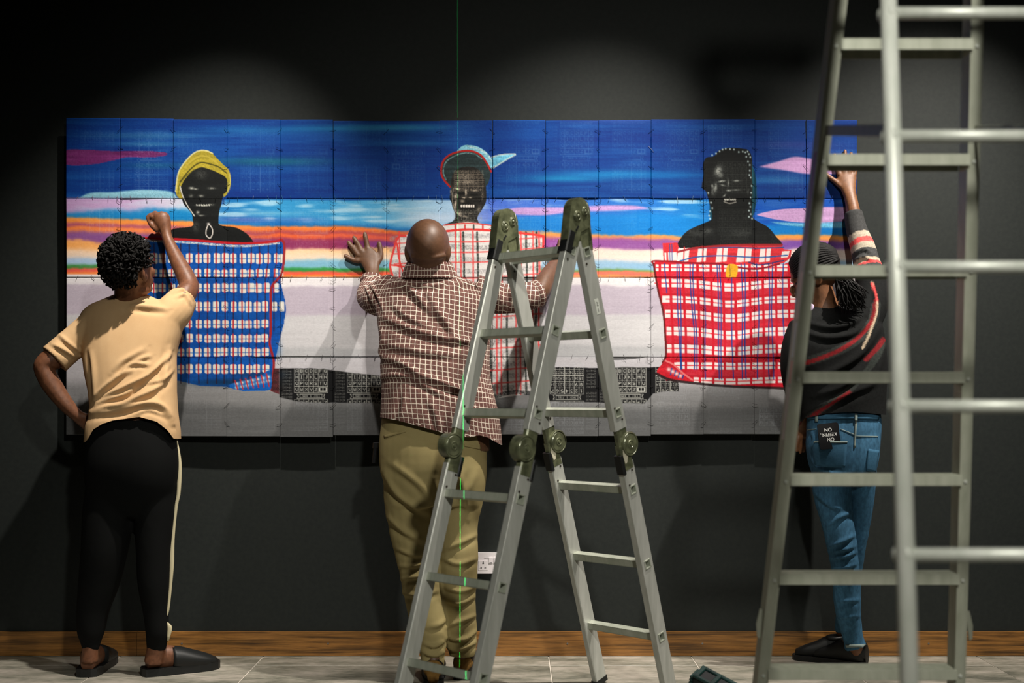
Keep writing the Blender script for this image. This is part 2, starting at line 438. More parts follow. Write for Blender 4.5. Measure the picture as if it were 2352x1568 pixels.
big = 0.6 * vnoise(260, 30, 4) + 0.4 * vnoise(120, 16, 5)
wob = (vnoise(46, 40, 6) - 0.5) * 5 + (vnoise(9, 9, 7) - 0.5) * 2.5
grain = vnoise(2, 2, 8)
def blend(mask, col):
    global CAN
    c = np.asarray(col, np.float32)
    CAN += (c / 255.0 - CAN) * mask[..., None]
def interp_col(stops):
    xs = [s[0] for s in stops]; cs = np.array([s[1] for s in stops], float)
    X = xx[0]; return np.stack([np.interp(X, xs, cs[:, k]) for k in range(3)], -1)[None, :, :]
def band(bnd, cols, soft=1.6, wobble=1.0):
    global CAN
    yb = np.interp(xx[0], [p[0] for p in bnd], [p[1] for p in bnd])[None, :]
    m = 1 / (1 + np.exp(-np.clip((yy - yb - wob * wobble + (streak - .5) * 3) / soft, -30, 30)))
    c = interp_col(cols) / 255.0
    CAN += (c - CAN) * m[..., None].astype(np.float32)
def sub(x0, y0, x1, y1):
    return slice(max(0, int(y0 - PY0)), min(PH, int(y1 - PY0) + 1)), slice(max(0, int(x0 - PX0)), min(PW, int(x1 - PX0) + 1))
def smooth_pts(pts, closed=True, n=6):
    a = np.array(pts, float)
    if closed: a = np.vstack([a[-2:], a, a[:3]]); c = catmull(a, n); return c[2 * n:-(2 * n)]
    return catmull(a, n)
def poly(pts, col, alpha=1.0, curve=True, tex=0.0, feather=0):
    p = smooth_pts(pts) if curve else np.array(pts, float)
    sl = sub(p[:, 0].min() - 3, p[:, 1].min() - 3, p[:, 0].max() + 3, p[:, 1].max() + 3)
    X, Y = xx[sl], yy[sl]; acc = np.zeros(X.shape, np.float32)
    for ox, oy in ((-.25, -.25), (.25, .25), (.25, -.25), (-.25, .25)):
        ins = np.zeros(X.shape, bool); q = np.roll(p, -1, 0)
        for (x0, y0), (x1, y1) in zip(p, q):
            if y0 == y1: continue
            c = ((y0 > Y + oy) != (y1 > Y + oy)) & (X + ox < (x1 - x0) * (Y + oy - y0) / (y1 - y0) + x0)
            ins ^= c
        acc += ins
    acc *= 0.25 * alpha
    if feather:
        d, _, _ = poly_dist(X, Y, np.vstack([p, p[:1]])); acc *= np.clip(d / feather, 0, 1)
    c = np.asarray(col, np.float32) / 255.0
    if tex: c = c[None, None] * (1 + tex * (streak[sl] - .5) * 2 + tex * (grain[sl] - .5))[..., None]
    CAN[sl] += (c - CAN[sl]) * acc[..., None]
def stroke(pts, wd, col, alpha=1.0, soft=0.7, curve=True, rough=0.0):
    p = smooth_pts(pts, False) if (curve and len(pts) > 2) else np.array(pts, float)
    m = wd + 3 * soft + 2
    sl = sub(p[:, 0].min() - m, p[:, 1].min() - m, p[:, 0].max() + m, p[:, 1].max() + m)
    if 0 in xx[sl].shape: return
    d, _, _ = poly_dist(xx[sl], yy[sl], p)
    a = np.clip((wd / 2 - d) / soft + 0.5, 0, 1) * alpha
    if rough: a = a * np.clip(1.0 + rough * (grain[sl] - 0.75) * 2, 0, 1)
    CAN[sl] += (np.asarray(col, np.float32) / 255.0 - CAN[sl]) * a[..., None]
def blob(x, y, rx, ry, col, alpha=1.0, ang=0.0, tex=0.0):
    R = max(rx, ry) * 2.2; sl = sub(x - R, y - R, x + R, y + R)
    dx, dy = xx[sl] - x, yy[sl] - y; ca, sa = math.cos(ang), math.sin(ang)
    u, v_ = (dx * ca + dy * sa) / rx, (-dx * sa + dy * ca) / ry
    a = np.exp(-(u * u + v_ * v_) * 1.3) * alpha
    if tex: a = a * np.clip(1 + tex * (grain[sl] - .5) * 3, 0, 1)
    CAN[sl] += (np.asarray(col, np.float32) / 255.0 - CAN[sl]) * a[..., None]

# sky, horizon stripes and street, from the top down
CAN[:] = np.array([6, 60, 150], np.float32) / 255.0
m = np.clip((streak * 0.35 + big * 0.85 - 0.66) * 1.8, 0, 0.30); blend(m.astype(np.float32), (48, 112, 200))
m = np.clip((0.42 - streak * 0.3 - big * 0.6) * 1.6, 0, 0.25); blend(m.astype(np.float32), (4, 36, 130))
for x, y, rx, ry, c, a in [(330, 312, 150, 9, (95, 130, 190), .6), (340, 331, 90, 6, (110, 150, 200), .5), (360, 380, 90, 8, (30, 110, 150), .5), (560, 300, 140, 12, (40, 110, 180), .5),
                           (620, 371, 150, 12, (25, 105, 130), .75), (760, 296, 180, 9, (30, 120, 185), .6), (900, 293, 140, 8, (95, 160, 215), .75), (950, 330, 110, 6, (60, 120, 200), .6),
                           (1060, 330, 40, 60, (60, 100, 200), .5), (1300, 410, 110, 9, (40, 150, 215), .8), (1400, 400, 150, 11, (30, 140, 215), .8), (1520, 402, 120, 10, (20, 120, 205), .7),
                           (1420, 278, 120, 9, (70, 80, 170), .6), (1500, 430, 130, 10, (60, 110, 195), .5), (1830, 332, 110, 11, (75, 70, 160), .75), (1880, 345, 60, 12, (80, 75, 165), .6), (1780, 412, 90, 9, (80, 130, 200), .6),
                           (1230, 300, 60, 40, (15, 90, 190), .5), (1700, 290, 200, 10, (50, 100, 185), .5)]:
    blob(x, y, rx, ry, c, a)
CAN *= np.array([.55, .86, .84], np.float32)
poly([(150, 346), (200, 344), (260, 347), (330, 347), (380, 350), (376, 358), (330, 362), (295, 361), (255, 369), (215, 377), (150, 377)], (112, 34, 92), 0.92, tex=.12)
poly([(1742, 382), (1790, 368), (1825, 358), (1860, 362), (1900, 366), (1950, 360), (1972, 365), (1972, 396), (1900, 402), (1850, 401), (1800, 393), (1765, 388)], (200, 150, 198), 0.95, tex=.07, feather=4)
poly([(190, 448), (215, 440), (260, 439), (330, 434), (392, 438), (408, 452), (400, 460), (190, 460)], (140, 192, 205), 0.9, tex=.14, feather=4)
RB = lambda *a: list(a)
band(RB((150, 455), (440, 455), (441, 470), (515, 470), (516, 457), (640, 458), (765, 459), (1135, 458), (1970, 457)),
     [(150, (186, 150, 196)), (300, (195, 165, 205)), (420, (200, 205, 220)), (440, (160, 195, 220)), (520, (30, 115, 180)), (640, (45, 140, 195)), (765, (50, 145, 200)), (890, (90, 170, 215)), (960, (150, 195, 225)), (1040, (165, 200, 232)), (1130, (70, 105, 200)), (1250, (60, 108, 200)), (1500, (35, 112, 195)), (1600, (30, 130, 205)), (1700, (14, 78, 178)), (1970, (14, 78, 180))], 0.8, 0.0)
sl = sub(140, 458, 1976, 540); mm = np.zeros((PH, PW), np.float32); mm[sl] = np.clip((streak[sl] + .7 * vnoise(40, 10, 31)[sl] - 0.85) * 2.2, 0, 0.7); mm[:, int(1640 - PX0):] *= 0.2; mm[:, int(150 - PX0):int(440 - PX0)] *= 0.4
blend(mm, (185, 215, 230))
band(RB((150, 490), (200, 486), (250, 480), (300, 486), (350, 478), (430, 482), (520, 505), (640, 508), (765, 512), (890, 519), (1000, 524), (1130, 505), (1250, 494), (1400, 490), (1500, 489), (1600, 500), (1740, 516), (1850, 513), (1970, 512)),
     [(150, (18, 118, 182)), (430, (15, 125, 190)), (640, (8, 100, 178)), (1000, (20, 110, 185)), (1250, (20, 118, 200)), (1600, (15, 125, 205)), (1970, (8, 112, 190))], 2.5)
for x, y, rx, ry, c, a in [(1460, 480, 60, 0, 0, 0)]: pass
poly([(1130, 490), (1180, 476), (1230, 474), (1300, 474), (1380, 470), (1450, 470), (1488, 476), (1480, 482), (1400, 486), (1320, 488), (1250, 496), (1180, 494)], (198, 150, 205), 0.9, tex=.12, feather=4)
poly([(1738, 492), (1790, 480), (1850, 477), (1910, 474), (1972, 478), (1972, 502), (1900, 512), (1840, 512), (1790, 506), (1760, 500)], (206, 158, 205), 0.95, tex=.07, feather=2)
poly([(1770, 508), (1850, 511), (1920, 508), (1972, 506), (1972, 522), (1880, 524), (1800, 518)], (120, 185, 210), 0.75, tex=.2, feather=3)
blob(560, 505, 80, 9, (120, 100, 180), .5); blob(690, 505, 60, 8, (80, 90, 175), .4); blob(600, 490, 90, 5, (130, 185, 210), .6); blob(1000, 500, 80, 14, (200, 215, 235), .7); blob(1115, 500, 40, 20, (120, 140, 215), .6)
band(RB((150, 500), (280, 501), (430, 507), (540, 518), (640, 521), (700, 518), (765, 517), (830, 522), (890, 528), (1000, 533), (1253, 532), (1320, 535), (1374, 536), (1440, 541), (1495, 538), (1600, 545), (1740, 541), (1970, 542)),
     [(150, (244, 148, 62)), (430, (245, 145, 62)), (640, (240, 120, 38)), (890, (240, 118, 45)), (1010, (225, 90, 70)), (1250, (232, 152, 72)), (1500, (225, 145, 70)), (1740, (240, 152, 62)), (1970, (244, 155, 70))], 1.3)
band(RB((150, 511), (280, 514), (400, 518), (540, 530), (640, 529), (765, 529), (890, 535), (1010, 541), (1250, 545), (1374, 544), (1495, 549), (1600, 552), (1740, 554), (1970, 555)),
     [(150, (158, 72, 112)), (400, (165, 80, 110)), (640, (158, 62, 75)), (890, (165, 65, 75)), (1010, (190, 70, 90)), (1250, (150, 78, 155)), (1500, (140, 80, 150)), (1740, (120, 75, 160)), (1970, (125, 80, 165))], 2.0)
band(RB((150, 519), (280, 521), (400, 526), (540, 540), (640, 537), (765, 537), (890, 543), (1010, 551), (1100, 560)),
     [(150, (244, 132, 58)), (400, (240, 130, 70)), (640, (236, 104, 45)), (890, (225, 90, 60)), (1010, (200, 75, 90)), (1100, (150, 78, 155)), (1500, (145, 80, 152)), (1740, (120, 75, 160)), (1970, (125, 80, 165))], 1.5)
band(RB((150, 530), (280, 533), (400, 540), (640, 546), (765, 546), (890, 552), (1010, 560), (1250, 552), (1970, 558)),
     [(150, (132, 78, 138)), (400, (130, 80, 140)), (640, (135, 48, 92)), (765, (140, 45, 85)), (890, (110, 55, 125)), (1010, (190, 70, 95)), (1250, (150, 80, 158)), (1500, (140, 82, 150)), (1740, (120, 75, 162)), (1970, (128, 84, 168))], 2.2)
band(RB((150, 549), (200, 553), (260, 560), (340, 566), (640, 573), (700, 569), (765, 571), (890, 567), (1010, 571), (1250, 574), (1374, 570), (1500, 574), (1600, 575), (1740, 571), (1850, 573), (1970, 572)),
     [(150, (244, 168, 92)), (300, (246, 178, 105)), (400, (244, 200, 150)), (640, (244, 205, 165)), (890, (242, 190, 130)), (1250, (236, 208, 196)), (1500, (228, 208, 198)), (1970, (228, 208, 200))], 1.5)
band(RB((150, 572), (300, 575), (640, 580), (890, 580), (1970, 580)), [(150, (238, 210, 186)), (640, (240, 212, 184)), (890, (240, 212, 186)), (1250, (236, 215, 202)), (1970, (230, 214, 206))], 3.0)
band(RB((150, 590), (300, 592), (640, 597), (765, 594), (890, 597), (1250, 600), (1374, 598), (1495, 602), (1970, 598)), [(150, (165, 190, 222)), (640, (122, 178, 205)), (890, (130, 185, 210)), (1250, (160, 192, 218)), (1495, (140, 182, 215)), (1970, (150, 190, 220))], 2.0)
band(RB((150, 606), (300, 607), (640, 613), (765, 614), (890, 616), (1010, 618), (1250, 619), (1495, 620), (1970, 616)), [(150, (62, 132, 62)), (640, (40, 138, 60)), (890, (60, 150, 70)), (1010, (150, 190, 90)), (1250, (90, 148, 70)), (1495, (110, 155, 70)), (1970, (110, 165, 80))], 1.2)
band(RB((150, 614), (640, 622), (890, 624), (1250, 624), (1970, 624)), [(150, (232, 92, 78)), (640, (236, 84, 66)), (890, (240, 92, 70)), (1250, (240, 118, 100)), (1970, (235, 110, 95))], 1.0)
band(RB((150, 622), (640, 630), (890, 632), (1250, 633), (1970, 633)), [(150, (244, 132, 62)), (640, (240, 130, 48)), (1250, (240, 150, 90)), (1970, (240, 140, 70))], 0.9)
band(RB((150, 630), (350, 631), (640, 637), (1970, 637.5)), [(150, (228, 223, 226)), (1970, (228, 223, 226))], 0.6, 0.0)
band(RB((150, 652), (640, 658), (765, 656), (890, 658), (1250, 656), (1970, 656)), [(150, (186, 175, 189)), (1970, (186, 175, 189))], 1.4)
band(RB((150, 722), (640, 724), (890, 724), (1250, 722), (1500, 724), (1970, 724)), [(150, (200, 198, 201)), (1970, (200, 198, 201))], 1.6)
band(RB((150, 790), (640, 798), (765, 800), (890, 803), (1250, 790), (1500, 797), (1970, 797)), [(150, (180, 180, 183)), (1970, (180, 180, 183))], 1.6)
band(RB((150, 822), (1970, 820)), [(150, (190, 187, 192)), (1970, (190, 187, 192))], 0.8, 0.0)
band(RB((150, 880), (400, 872), (640, 880), (890, 880), (1250, 880), (1500, 880), (1600, 885), (1970, 875)), [(150, (128, 128, 129)), (1970, (128, 128, 129))], 9)
band(RB((150, 930), (400, 925), (640, 935), (765, 930), (890, 934), (1250, 932), (1495, 938), (1970, 930)), [(150, (96, 97, 98)), (1970, (96, 97, 98))], 4)
CAN += ((streak - .5) * 0.05 + (grain - .5) * 0.03)[..., None]

# ---- slate lettering
FONT = dict(zip('0123456789ABCDEFGHIJKLMNOPQRSTUVWXYZ&=+-', [bytes.fromhex(h) for h in (
 '3E5149453E 00427F4000 4261514946 2141454B31 1814127F10 2745454539 3C4A494930 0171090503 3649494936 064949291E '
 '7E1111117E 7F49494936 3E41414122 7F4141221C 7F49494941 7F09090901 3E4149497A 7F0808087F 00417F4100 2040413F01 '
 '7F08142241 7F40404040 7F020C027F 7F0408107F 3E4141413E 7F09090906 3E4151215E 7F09192946 4649494931 01017F0101 '
 '3F4040403F 1F2040201F 3F4038403F 6314081463 0708700807 6151494543 3649552250 1414141414 08083E0808 0808080808').split()]))
SS = 4
def glyph(board, ch, x, y, wd, ht, bold=0.55):
    g = FONT.get(ch)
    if g is None: return
    x0, y0, x1, y1 = int(x * SS), int(y * SS), int((x + wd) * SS), int((y + ht) * SS)
    cw, chh = wd * SS / 5, ht * SS / 7; e = bold * min(cw, chh) * 0.5
    for c in range(5):
        for r in range(7):
            if g[c] >> r & 1:
                board[max(0, int(round(y0 + r * chh - e))):int(round(y0 + (r + 1) * chh + e)), max(0, int(round(x0 + c * cw - e))):int(round(x0 + (c + 1) * cw + e))] = 1
def line(board, x0, y0, x1, y1, t=0.9):
    h = t * SS / 2
    board[max(0, int(y0 * SS - h)):int(y1 * SS + h), max(0, int(x0 * SS - h)):int(x1 * SS + h)] = 1
def text(board, s, x, y, wd, ht, bold=0.5):
    k = wd / max(1, len(s))
    for i, ch in enumerate(s): glyph(board, ch, x + i * k + k * .08, y, k * .8, ht, bold)
BW, BH = 122, 183
board = np.zeros((BH * SS, BW * SS), np.float32)
def grid(rows, x0, y0, cw, rh, labels):
    for r in range(rows + 1): line(board, x0, y0 + r * rh, x0 + 7 * cw, y0 + r * rh)
    for c in range(8): line(board, x0 + c * cw, y0, x0 + c * cw, y0 + rows * rh)
    for i, s in enumerate(labels):
        c, r = i % 7, i // 7
        if s: text(board, s, x0 + c * cw + (2.2 if len(s) == 1 else 1.2), y0 + r * rh + 3.4, cw - (3.4 if len(s) == 1 else 1.8), rh - 6.8, 0.12 if len(s) == 1 else -0.1)
grid(4, 34, 25, 10.9, 14.2, list('ABCDEFGHIJKLMNOPQRSTUVWXYZ') + ['', ''])
bx, by = 34 + 5 * 10.9, 25 + 3 * 14.2                     # the little open book in the last cell
board[int((by + 2) * SS):int((by + 12.5) * SS), int((bx + 2) * SS):int((bx + 20) * SS)] = 1
for k in (0, 1): board[int((by + 3.5) * SS):int((by + 10) * SS), int((bx + 4.5 + k * 7.2) * SS):int((bx + 10.2 + k * 7.2) * SS)] = 0
line(board, 47, 85.5, 97, 85.5, 1); line(board, 47, 94.5, 97, 94.5, 1); line(board, 47, 85.5, 47, 94.5, 1); line(board, 97, 85.5, 97, 94.5, 1)
for sgn, xa in ((-1, 47), (1, 97)):                       # ribbon tails
    for q in range(5):
        line(board, xa + sgn * (8 - abs(q - 2) * -1.2 - 4), 85.5 + q * 2.2, xa + sgn * (8 - abs(q - 2) * -1.2 - 4) + .3, 87 + q * 2.0, 1)
    line(board, min(xa, xa + sgn * 7), 86, max(xa, xa + sgn * 7), 86, .8); line(board, min(xa, xa + sgn * 7), 95.5, max(xa, xa + sgn * 7), 95.5, .8)
text(board, 'JACK & JILL', 50, 87.6, 44, 5.0, 0.0)
grid(5, 34, 98, 10.9, 14.2, [str(i) for i in range(1, 31)] + ['-', '+', 'X', '+', '='])
for i in range(12): text(board, '2X%d=%d' % (i + 1, 2 * i + 2), 4 if i > 8 else 6, 16 + i * 7.4, 25 if i > 8 else 22, 4.4, -0.25)
for i in range(6): text(board, '%d+%d=%d' % (i % 3 + 1, i + 1, i % 3 + i + 2), 6, 112 + i * 7.4, 22, 4.4, -0.25)
text(board, 'ABCDEFGHIJKLMNOP', 34, 6, 76, 6, -.2); text(board, 'QRSTUVWXYZ', 34, 14, 50, 6, -.2)
board = board.reshape(BH, SS, BW, SS).mean((1, 3))
COLX = [152, 276, 398, 521, 643, 765, 888, 1010, 1131, 1253, 1374, 1495, 1616, 1733, 1851, 1968]
ROWY = [274, 456, 637, 820, 1000]
def stamp(ci, rj, mask, col, amt, flip=False):
    b = board[::-1, ::-1] if flip else board
    x0, y0 = COLX[ci] - PX0, ROWY[rj] - PY0; h = min(BH, PH - y0); w_ = min(BW, COLX[ci + 1] - COLX[ci])
    t = CAN[y0:y0 + h, x0:x0 + w_]; k = b[:h, :w_] * amt
    if mask is not None: k = k * mask[y0:y0 + h, x0:x0 + w_]
    t += (np.asarray(col, np.float32) / 255.0 - t) * k[..., None]
FLIP = {(9, 3), (11, 3), (12, 3), (13, 3), (10, 1), (2, 0), (5, 2), (12, 0), (9, 1), (6, 0)}
# soft embossed lettering over the whole work
for i in range(15):
    for j in range(4):
        a = 0.10 + 0.10 * rs.rand()
        x0, y0 = COLX[i] - PX0, ROWY[j] - PY0
        mean = CAN[y0 + 20:y0 + 160, x0 + 10:x0 + 110].mean()
        if j == 3: a *= 1.7
        stamp(i, j, np.clip(vnoise(90, 50, 50 + i * 4 + j) * 1.6 - .2, 0, 1), (225, 232, 245) if mean < .62 else (120, 115, 130), a, (i, j) in FLIP)
# slates left black with white print
T = np.zeros((PH, PW), np.float32)
def zone(top, bot):
    yt = np.interp(xx[0], [p[0] for p in top], [p[1] for p in top]); ybm = np.interp(xx[0], [p[0] for p in bot], [p[1] for p in bot])
    on = (xx[0] > top[0][0]) & (xx[0] < top[-1][0])
    z = np.clip((yy - yt[None] - wob * .5) / 1.5, 0, 1) * np.clip((ybm[None] - yy - wob * .5) / 2.0, 0, 1) * on[None]
    blend(z.astype(np.float32), (20, 20, 22)); np.maximum(T, z, out=T)
zone([(641, 845), (700, 845), (745, 846), (766, 850), (800, 855), (850, 859), (900, 862)], [(641, 912), (680, 922), (740, 927), (766, 925), (900, 928)])
zone([(1246, 843), (1300, 842), (1340, 844), (1374, 845), (1440, 842), (1495, 842), (1520, 840), (1560, 880)], [(1246, 922), (1300, 924), (1374, 925), (1480, 928), (1500, 905), (1530, 900), (1560, 900)])
for ci, fl in ((4, 0), (5, 0), (9, 1), (10, 0), (11, 1)):
    stamp(ci, 3, T, (212, 212, 204), 0.95, bool(fl))

# ---- first sitter: yellow hat, blue checked wrap
DK = (20, 22, 22)
poly([(396, 526), (440, 520), (443, 505), (440, 490), (430, 478), (421, 466), (415, 440), (420, 410), (440, 390), (470, 380), (500, 390), (520, 410), (522, 438), (512, 452), (508, 470), (504, 486), (502, 505), (506, 517), (540, 522), (562, 533), (575, 545), (583, 560), (560, 565), (480, 562), (400, 556), (385, 545)], DK, tex=.25)
hat = [(406, 448), (404, 432), (408, 410), (412, 392), (424, 374), (440, 356), (455, 347), (470, 345), (485, 350), (500, 365), (515, 380), (524, 388), (530, 405), (530, 425), (524, 442), (514, 452), (513, 446), (521, 438), (523, 420), (517, 406), (500, 396), (480, 388), (462, 384), (445, 391), (430, 405), (420, 420), (414, 435), (420, 455), (413, 456)]
poly(hat, (158, 142, 44), tex=.2)
poly([(520, 404), (529, 414), (530, 426), (523, 442), (515, 448), (522, 436), (524, 418)], (150, 140, 40), .8)
stroke([(404, 440), (407, 412), (412, 392), (425, 372), (441, 355), (457, 346), (474, 346), (488, 352)], 3.0, (214, 206, 150), .8)
stroke([(414, 418), (430, 397), (446, 381), (462, 373), (480, 376), (502, 383), (520, 397)], 3.2, (58, 56, 20), .85)
stroke([(424, 384), (444, 366), (462, 358), (482, 362), (500, 376)], 4, (178, 160, 60), .7); stroke([(434, 378), (455, 364), (476, 362)], 2, (130, 118, 30), .6)
stroke([(409, 446), (413, 422), (428, 404), (446, 389)], 2, (70, 66, 25), .7); stroke([(528, 400), (529, 420), (521, 444)], 2.0, (205, 198, 120), .7)
for x, y, rx, ry, a, t in [(440, 432, 6, 3, .75, .5), (450, 434, 5, 2, .6, .5), (486, 432, 9, 2.5, .5, 1), (462, 450, 6, 3, .55, .5), (439, 450, 5, 4, .35, .6), (466, 472, 14, 2.2, .8, 1), (484, 470, 8, 2, .6, 1), (455, 488, 4, 5, .6, 1), (462, 495, 8, 2, .5, 1), (463, 400, 14, 12, .16, 1), (450, 520, 8, 14, .16, 1)]:
    blob(x, y, rx, ry, (206, 206, 194), min(1, a * 1.15), tex=t * .7)
for k in range(6): stroke([(452 + k * 5.6, 470.5), (453 + k * 5.6, 471.5)], 3.4, (200, 200, 190), .75)
stroke([(414, 428), (420, 450), (432, 474), (447, 496)], 2.2, (200, 196, 186))
stroke([(479, 514), (474, 528), (474, 540), (482, 547), (488, 538), (488, 526), (480, 514)], 2.4, (196, 190, 184)); blob(479, 514, 4, 3, (200, 195, 190), 1)
wrap1 = [(300, 541), (340, 547), (420, 552), (500, 558), (560, 560), (630, 556), (650, 552), (655, 562), (654, 600), (648, 632), (644, 646), (655, 690), (657, 712), (652, 745), (644, 775), (634, 820), (628, 850), (622, 895), (560, 898), (520, 888), (460, 886), (400, 872), (330, 866), (320, 700), (335, 600)]
poly(wrap1, (8, 76, 160), curve=False, tex=.16)
for k in range(60):
    x = 320 + rs.rand() * 330; y = 560 + rs.rand() * 320
    if y < 640 and x > 640: continue
    blob(x, y, 6 + 9 * rs.rand(), 8 + 14 * rs.rand(), (4, 50, 128) if rs.rand() < .5 else (20, 96, 186), .4)
blob(520, 878, 100, 10, (8, 40, 60), .7); blob(590, 860, 60, 12, (10, 50, 90), .6)
ROWS1 = [(593, 22), (627, 18), (661, 20), (704, 23), (744, 18), (777, 18), (808.5, 19), (847, 20)]
COLS1 = [334, 354, 374, 394, 414, 435, 456, 477, 497, 516, 536, 555, 572, 590, 609, 630, 647]
for j, (ry_, hh) in enumerate(ROWS1):
    for i, cx_ in enumerate(COLS1):
        if cx_ > 622 and j in (4, 5, 6, 7): continue
        if cx_ > 640 and j == 2: continue
        sh = (rs.rand() - .5) * 3; cx2 = cx_ + sh + (4 if (j < 3 and 540 < cx_ < 640) else 0); wd = 15 + (rs.rand() - .5) * 3; h2 = hh * (0.9 + .2 * rs.rand())
        if cx_ > 622: wd *= .7
        y2 = ry_ + (rs.rand() - .5) * 2
        poly([(cx2 - wd / 2, y2 - h2 / 2 + 2), (cx2 - wd / 2 + 2, y2 - h2 / 2), (cx2 + wd / 2 - 2, y2 - h2 / 2), (cx2 + wd / 2, y2 - h2 / 2 + 2), (cx2 + wd / 2, y2 + h2 / 2 - 2), (cx2 + wd / 2 - 2, y2 + h2 / 2), (cx2 - wd / 2 + 2, y2 + h2 / 2), (cx2 - wd / 2, y2 + h2 / 2 - 2)], (226, 220, 208), .97, curve=False)
for j, (ry_, hh) in enumerate(ROWS1):
    stroke([(330, ry_ + 1), (450, ry_ + 1.5), (560, ry_ + 1), (644 if j < 4 else 618, ry_ + 1)], 2.0, (16, 92, 168), .8)
for i, cx_ in enumerate(COLS1[:-1]):
    top, bot = 560, 880
    pts = [(cx_ + (rs.rand() - .5) * 3 + (6 if (y < 640 and 560 < cx_ < 640) else 0), y) for y in np.linspace(top, bot, 9)]
    if cx_ > 620: pts = [p for p in pts if p[1] < 800]
    stroke(pts, 3.2, (44, 18, 34), .8, rough=.4)
    for (ry_, hh) in ROWS1:
        if cx_ > 622 and ry_ > 700: continue
        xm = np.interp(ry_, [p[1] for p in pts], [p[0] for p in pts]); stroke([(xm, ry_ - hh / 2), (xm, ry_ + hh / 2)], 3.6, (196, 36, 44), .85, curve=False)
stroke([(300, 546), (340, 552), (420, 556), (500, 562), (560, 565), (640, 558)], 5, (226, 220, 208), .9, rough=.5)
stroke([(300, 540), (340, 547), (420, 550), (500, 556), (560, 559), (620, 556), (648, 551)], 5.5, (178, 26, 34))
stroke([(648, 552), (653, 562), (652, 600), (647, 628), (636, 644), (624, 660), (622, 700), (622, 760), (620, 790), (628, 825), (628, 850), (624, 895)], 5.5, (150, 34, 38))
poly([(524, 886), (545, 877), (570, 872), (600, 862), (616, 850), (622, 860), (622, 893), (580, 897), (545, 895)], (14, 90, 178), tex=.15)
for k in range(7):
    for q in range(2):
        x = 544 + k * 12; y = 885 - k * 2.6 + q * 9 - 4
        blob(x, y, 5, 4, (226, 220, 208), 1.0)
    stroke([(540 + k * 12, 874 - k * 2.6), (546 + k * 12, 894 - k * 1.2)], 3.2, (180, 40, 50), .9)
poly([(628, 846), (641, 846), (641, 905), (622, 898)], (70, 26, 30), .9, curve=False, tex=.5)

# ---- second sitter: light blue cap turned back, white wrap with red and black lines
poly([(1048, 350), (1062, 335), (1080, 333), (1100, 338), (1118, 350), (1130, 366), (1133, 378), (1131, 388), (1124, 382), (1110, 362), (1090, 350), (1065, 345)], (120, 180, 200), tex=.3)
poly([(1130, 362), (1150, 356), (1184, 354), (1165, 366), (1145, 378), (1132, 386)], (90, 160, 188), curve=False, tex=.3)
stroke([(1130, 361), (1150, 356), (1184, 354), (1166, 365), (1133, 385)], 2.4, (200, 215, 205), .9); stroke([(1075, 336), (1100, 342), (1120, 356), (1130, 370)], 4, (205, 215, 210), .7, rough=.8)
poly([(1034, 430), (1018, 412), (1012, 392), (1018, 368), (1035, 354), (1060, 346), (1085, 346), (1106, 356), (1120, 376), (1127, 396), (1122, 420), (1116, 430), (1117, 460), (1108, 480), (1098, 496), (1096, 510), (1110, 516), (1026, 516), (1040, 508), (1046, 494), (1040, 470), (1033, 455)], (38, 52, 54), tex=.3)
poly([(1040, 400), (1060, 384), (1090, 384), (1108, 400), (1116, 430), (1116, 460), (1106, 482), (1096, 500), (1096, 514), (1046, 514), (1046, 494), (1038, 470), (1034, 440)], (34, 32, 30), tex=.5)
stroke([(1033, 428), (1018, 410), (1013, 392), (1018, 370), (1034, 355), (1060, 347), (1084, 347), (1104, 356), (1118, 374), (1128, 394)], 4.2, (168, 34, 30))
stroke([(1024, 412), (1018, 394), (1023, 374), (1038, 361), (1062, 352), (1088, 353), (1106, 364)], 3.0, (120, 160, 165), .8, rough=.5)
for x, y, rx, ry, a, ang in [(1050, 433, 7, 2.5, .8, .2), (1047, 450, 5, 8, .7, .3), (1070, 440, 3, 10, .75, 0), (1066, 454, 6, 2.5, .8, .2), (1080, 454, 4, 2.5, .7, 0), (1090, 437, 8, 2.5, .5, 0), (1046, 470, 3.5, 14, .75, .1), (1055, 490, 7, 5, .7, .6), (1066, 497, 10, 3, .5, .2), (1062, 462, 5, 4, .5, 0), (1070, 405, 22, 10, .35, 0), (1075, 418, 20, 5, .45, 0), (1036, 440, 2.5, 8, .6, 0), (1108, 450, 3, 10, .4, 0), (1100, 480, 4, 7, .4, .4), (1076, 490, 12, 3, .3, 0), (1070, 508, 18, 3, .35, 0), (1052, 418, 5, 8, .4, .4)]:
    blob(x, y, rx, ry, (222, 205, 184), min(1, a * 1.15), ang, tex=.7)
stroke([(1041, 432), (1039, 460), (1046, 484), (1058, 497)], 1.8, (170, 160, 145), .7); stroke([(1056, 428), (1066, 426)], 3, (24, 22, 22), .8); stroke([(1052, 444), (1066, 444)], 4, (14, 14, 14), .8); stroke([(1082, 447), (1096, 447)], 4, (14, 14, 14), .7)
poly([(1056, 473), (1066, 466), (1082, 466), (1094, 472), (1088, 481), (1072, 484), (1060, 481)], (18, 16, 16))
for k, (tx, tw) in enumerate([(1060, 4), (1065.5, 5), (1071.5, 5.5), (1077.5, 5.5), (1083, 4.5), (1088, 3.5)]): poly([(tx - tw / 2, 470.5), (tx + tw / 2, 470), (tx + tw / 2 - .4, 476.5), (tx - tw / 2 + .4, 476.5)], (222, 214, 206), curve=False)
k = vnoise(3.2, 4.5, 77); sl = sub(1040, 385, 1118, 515)
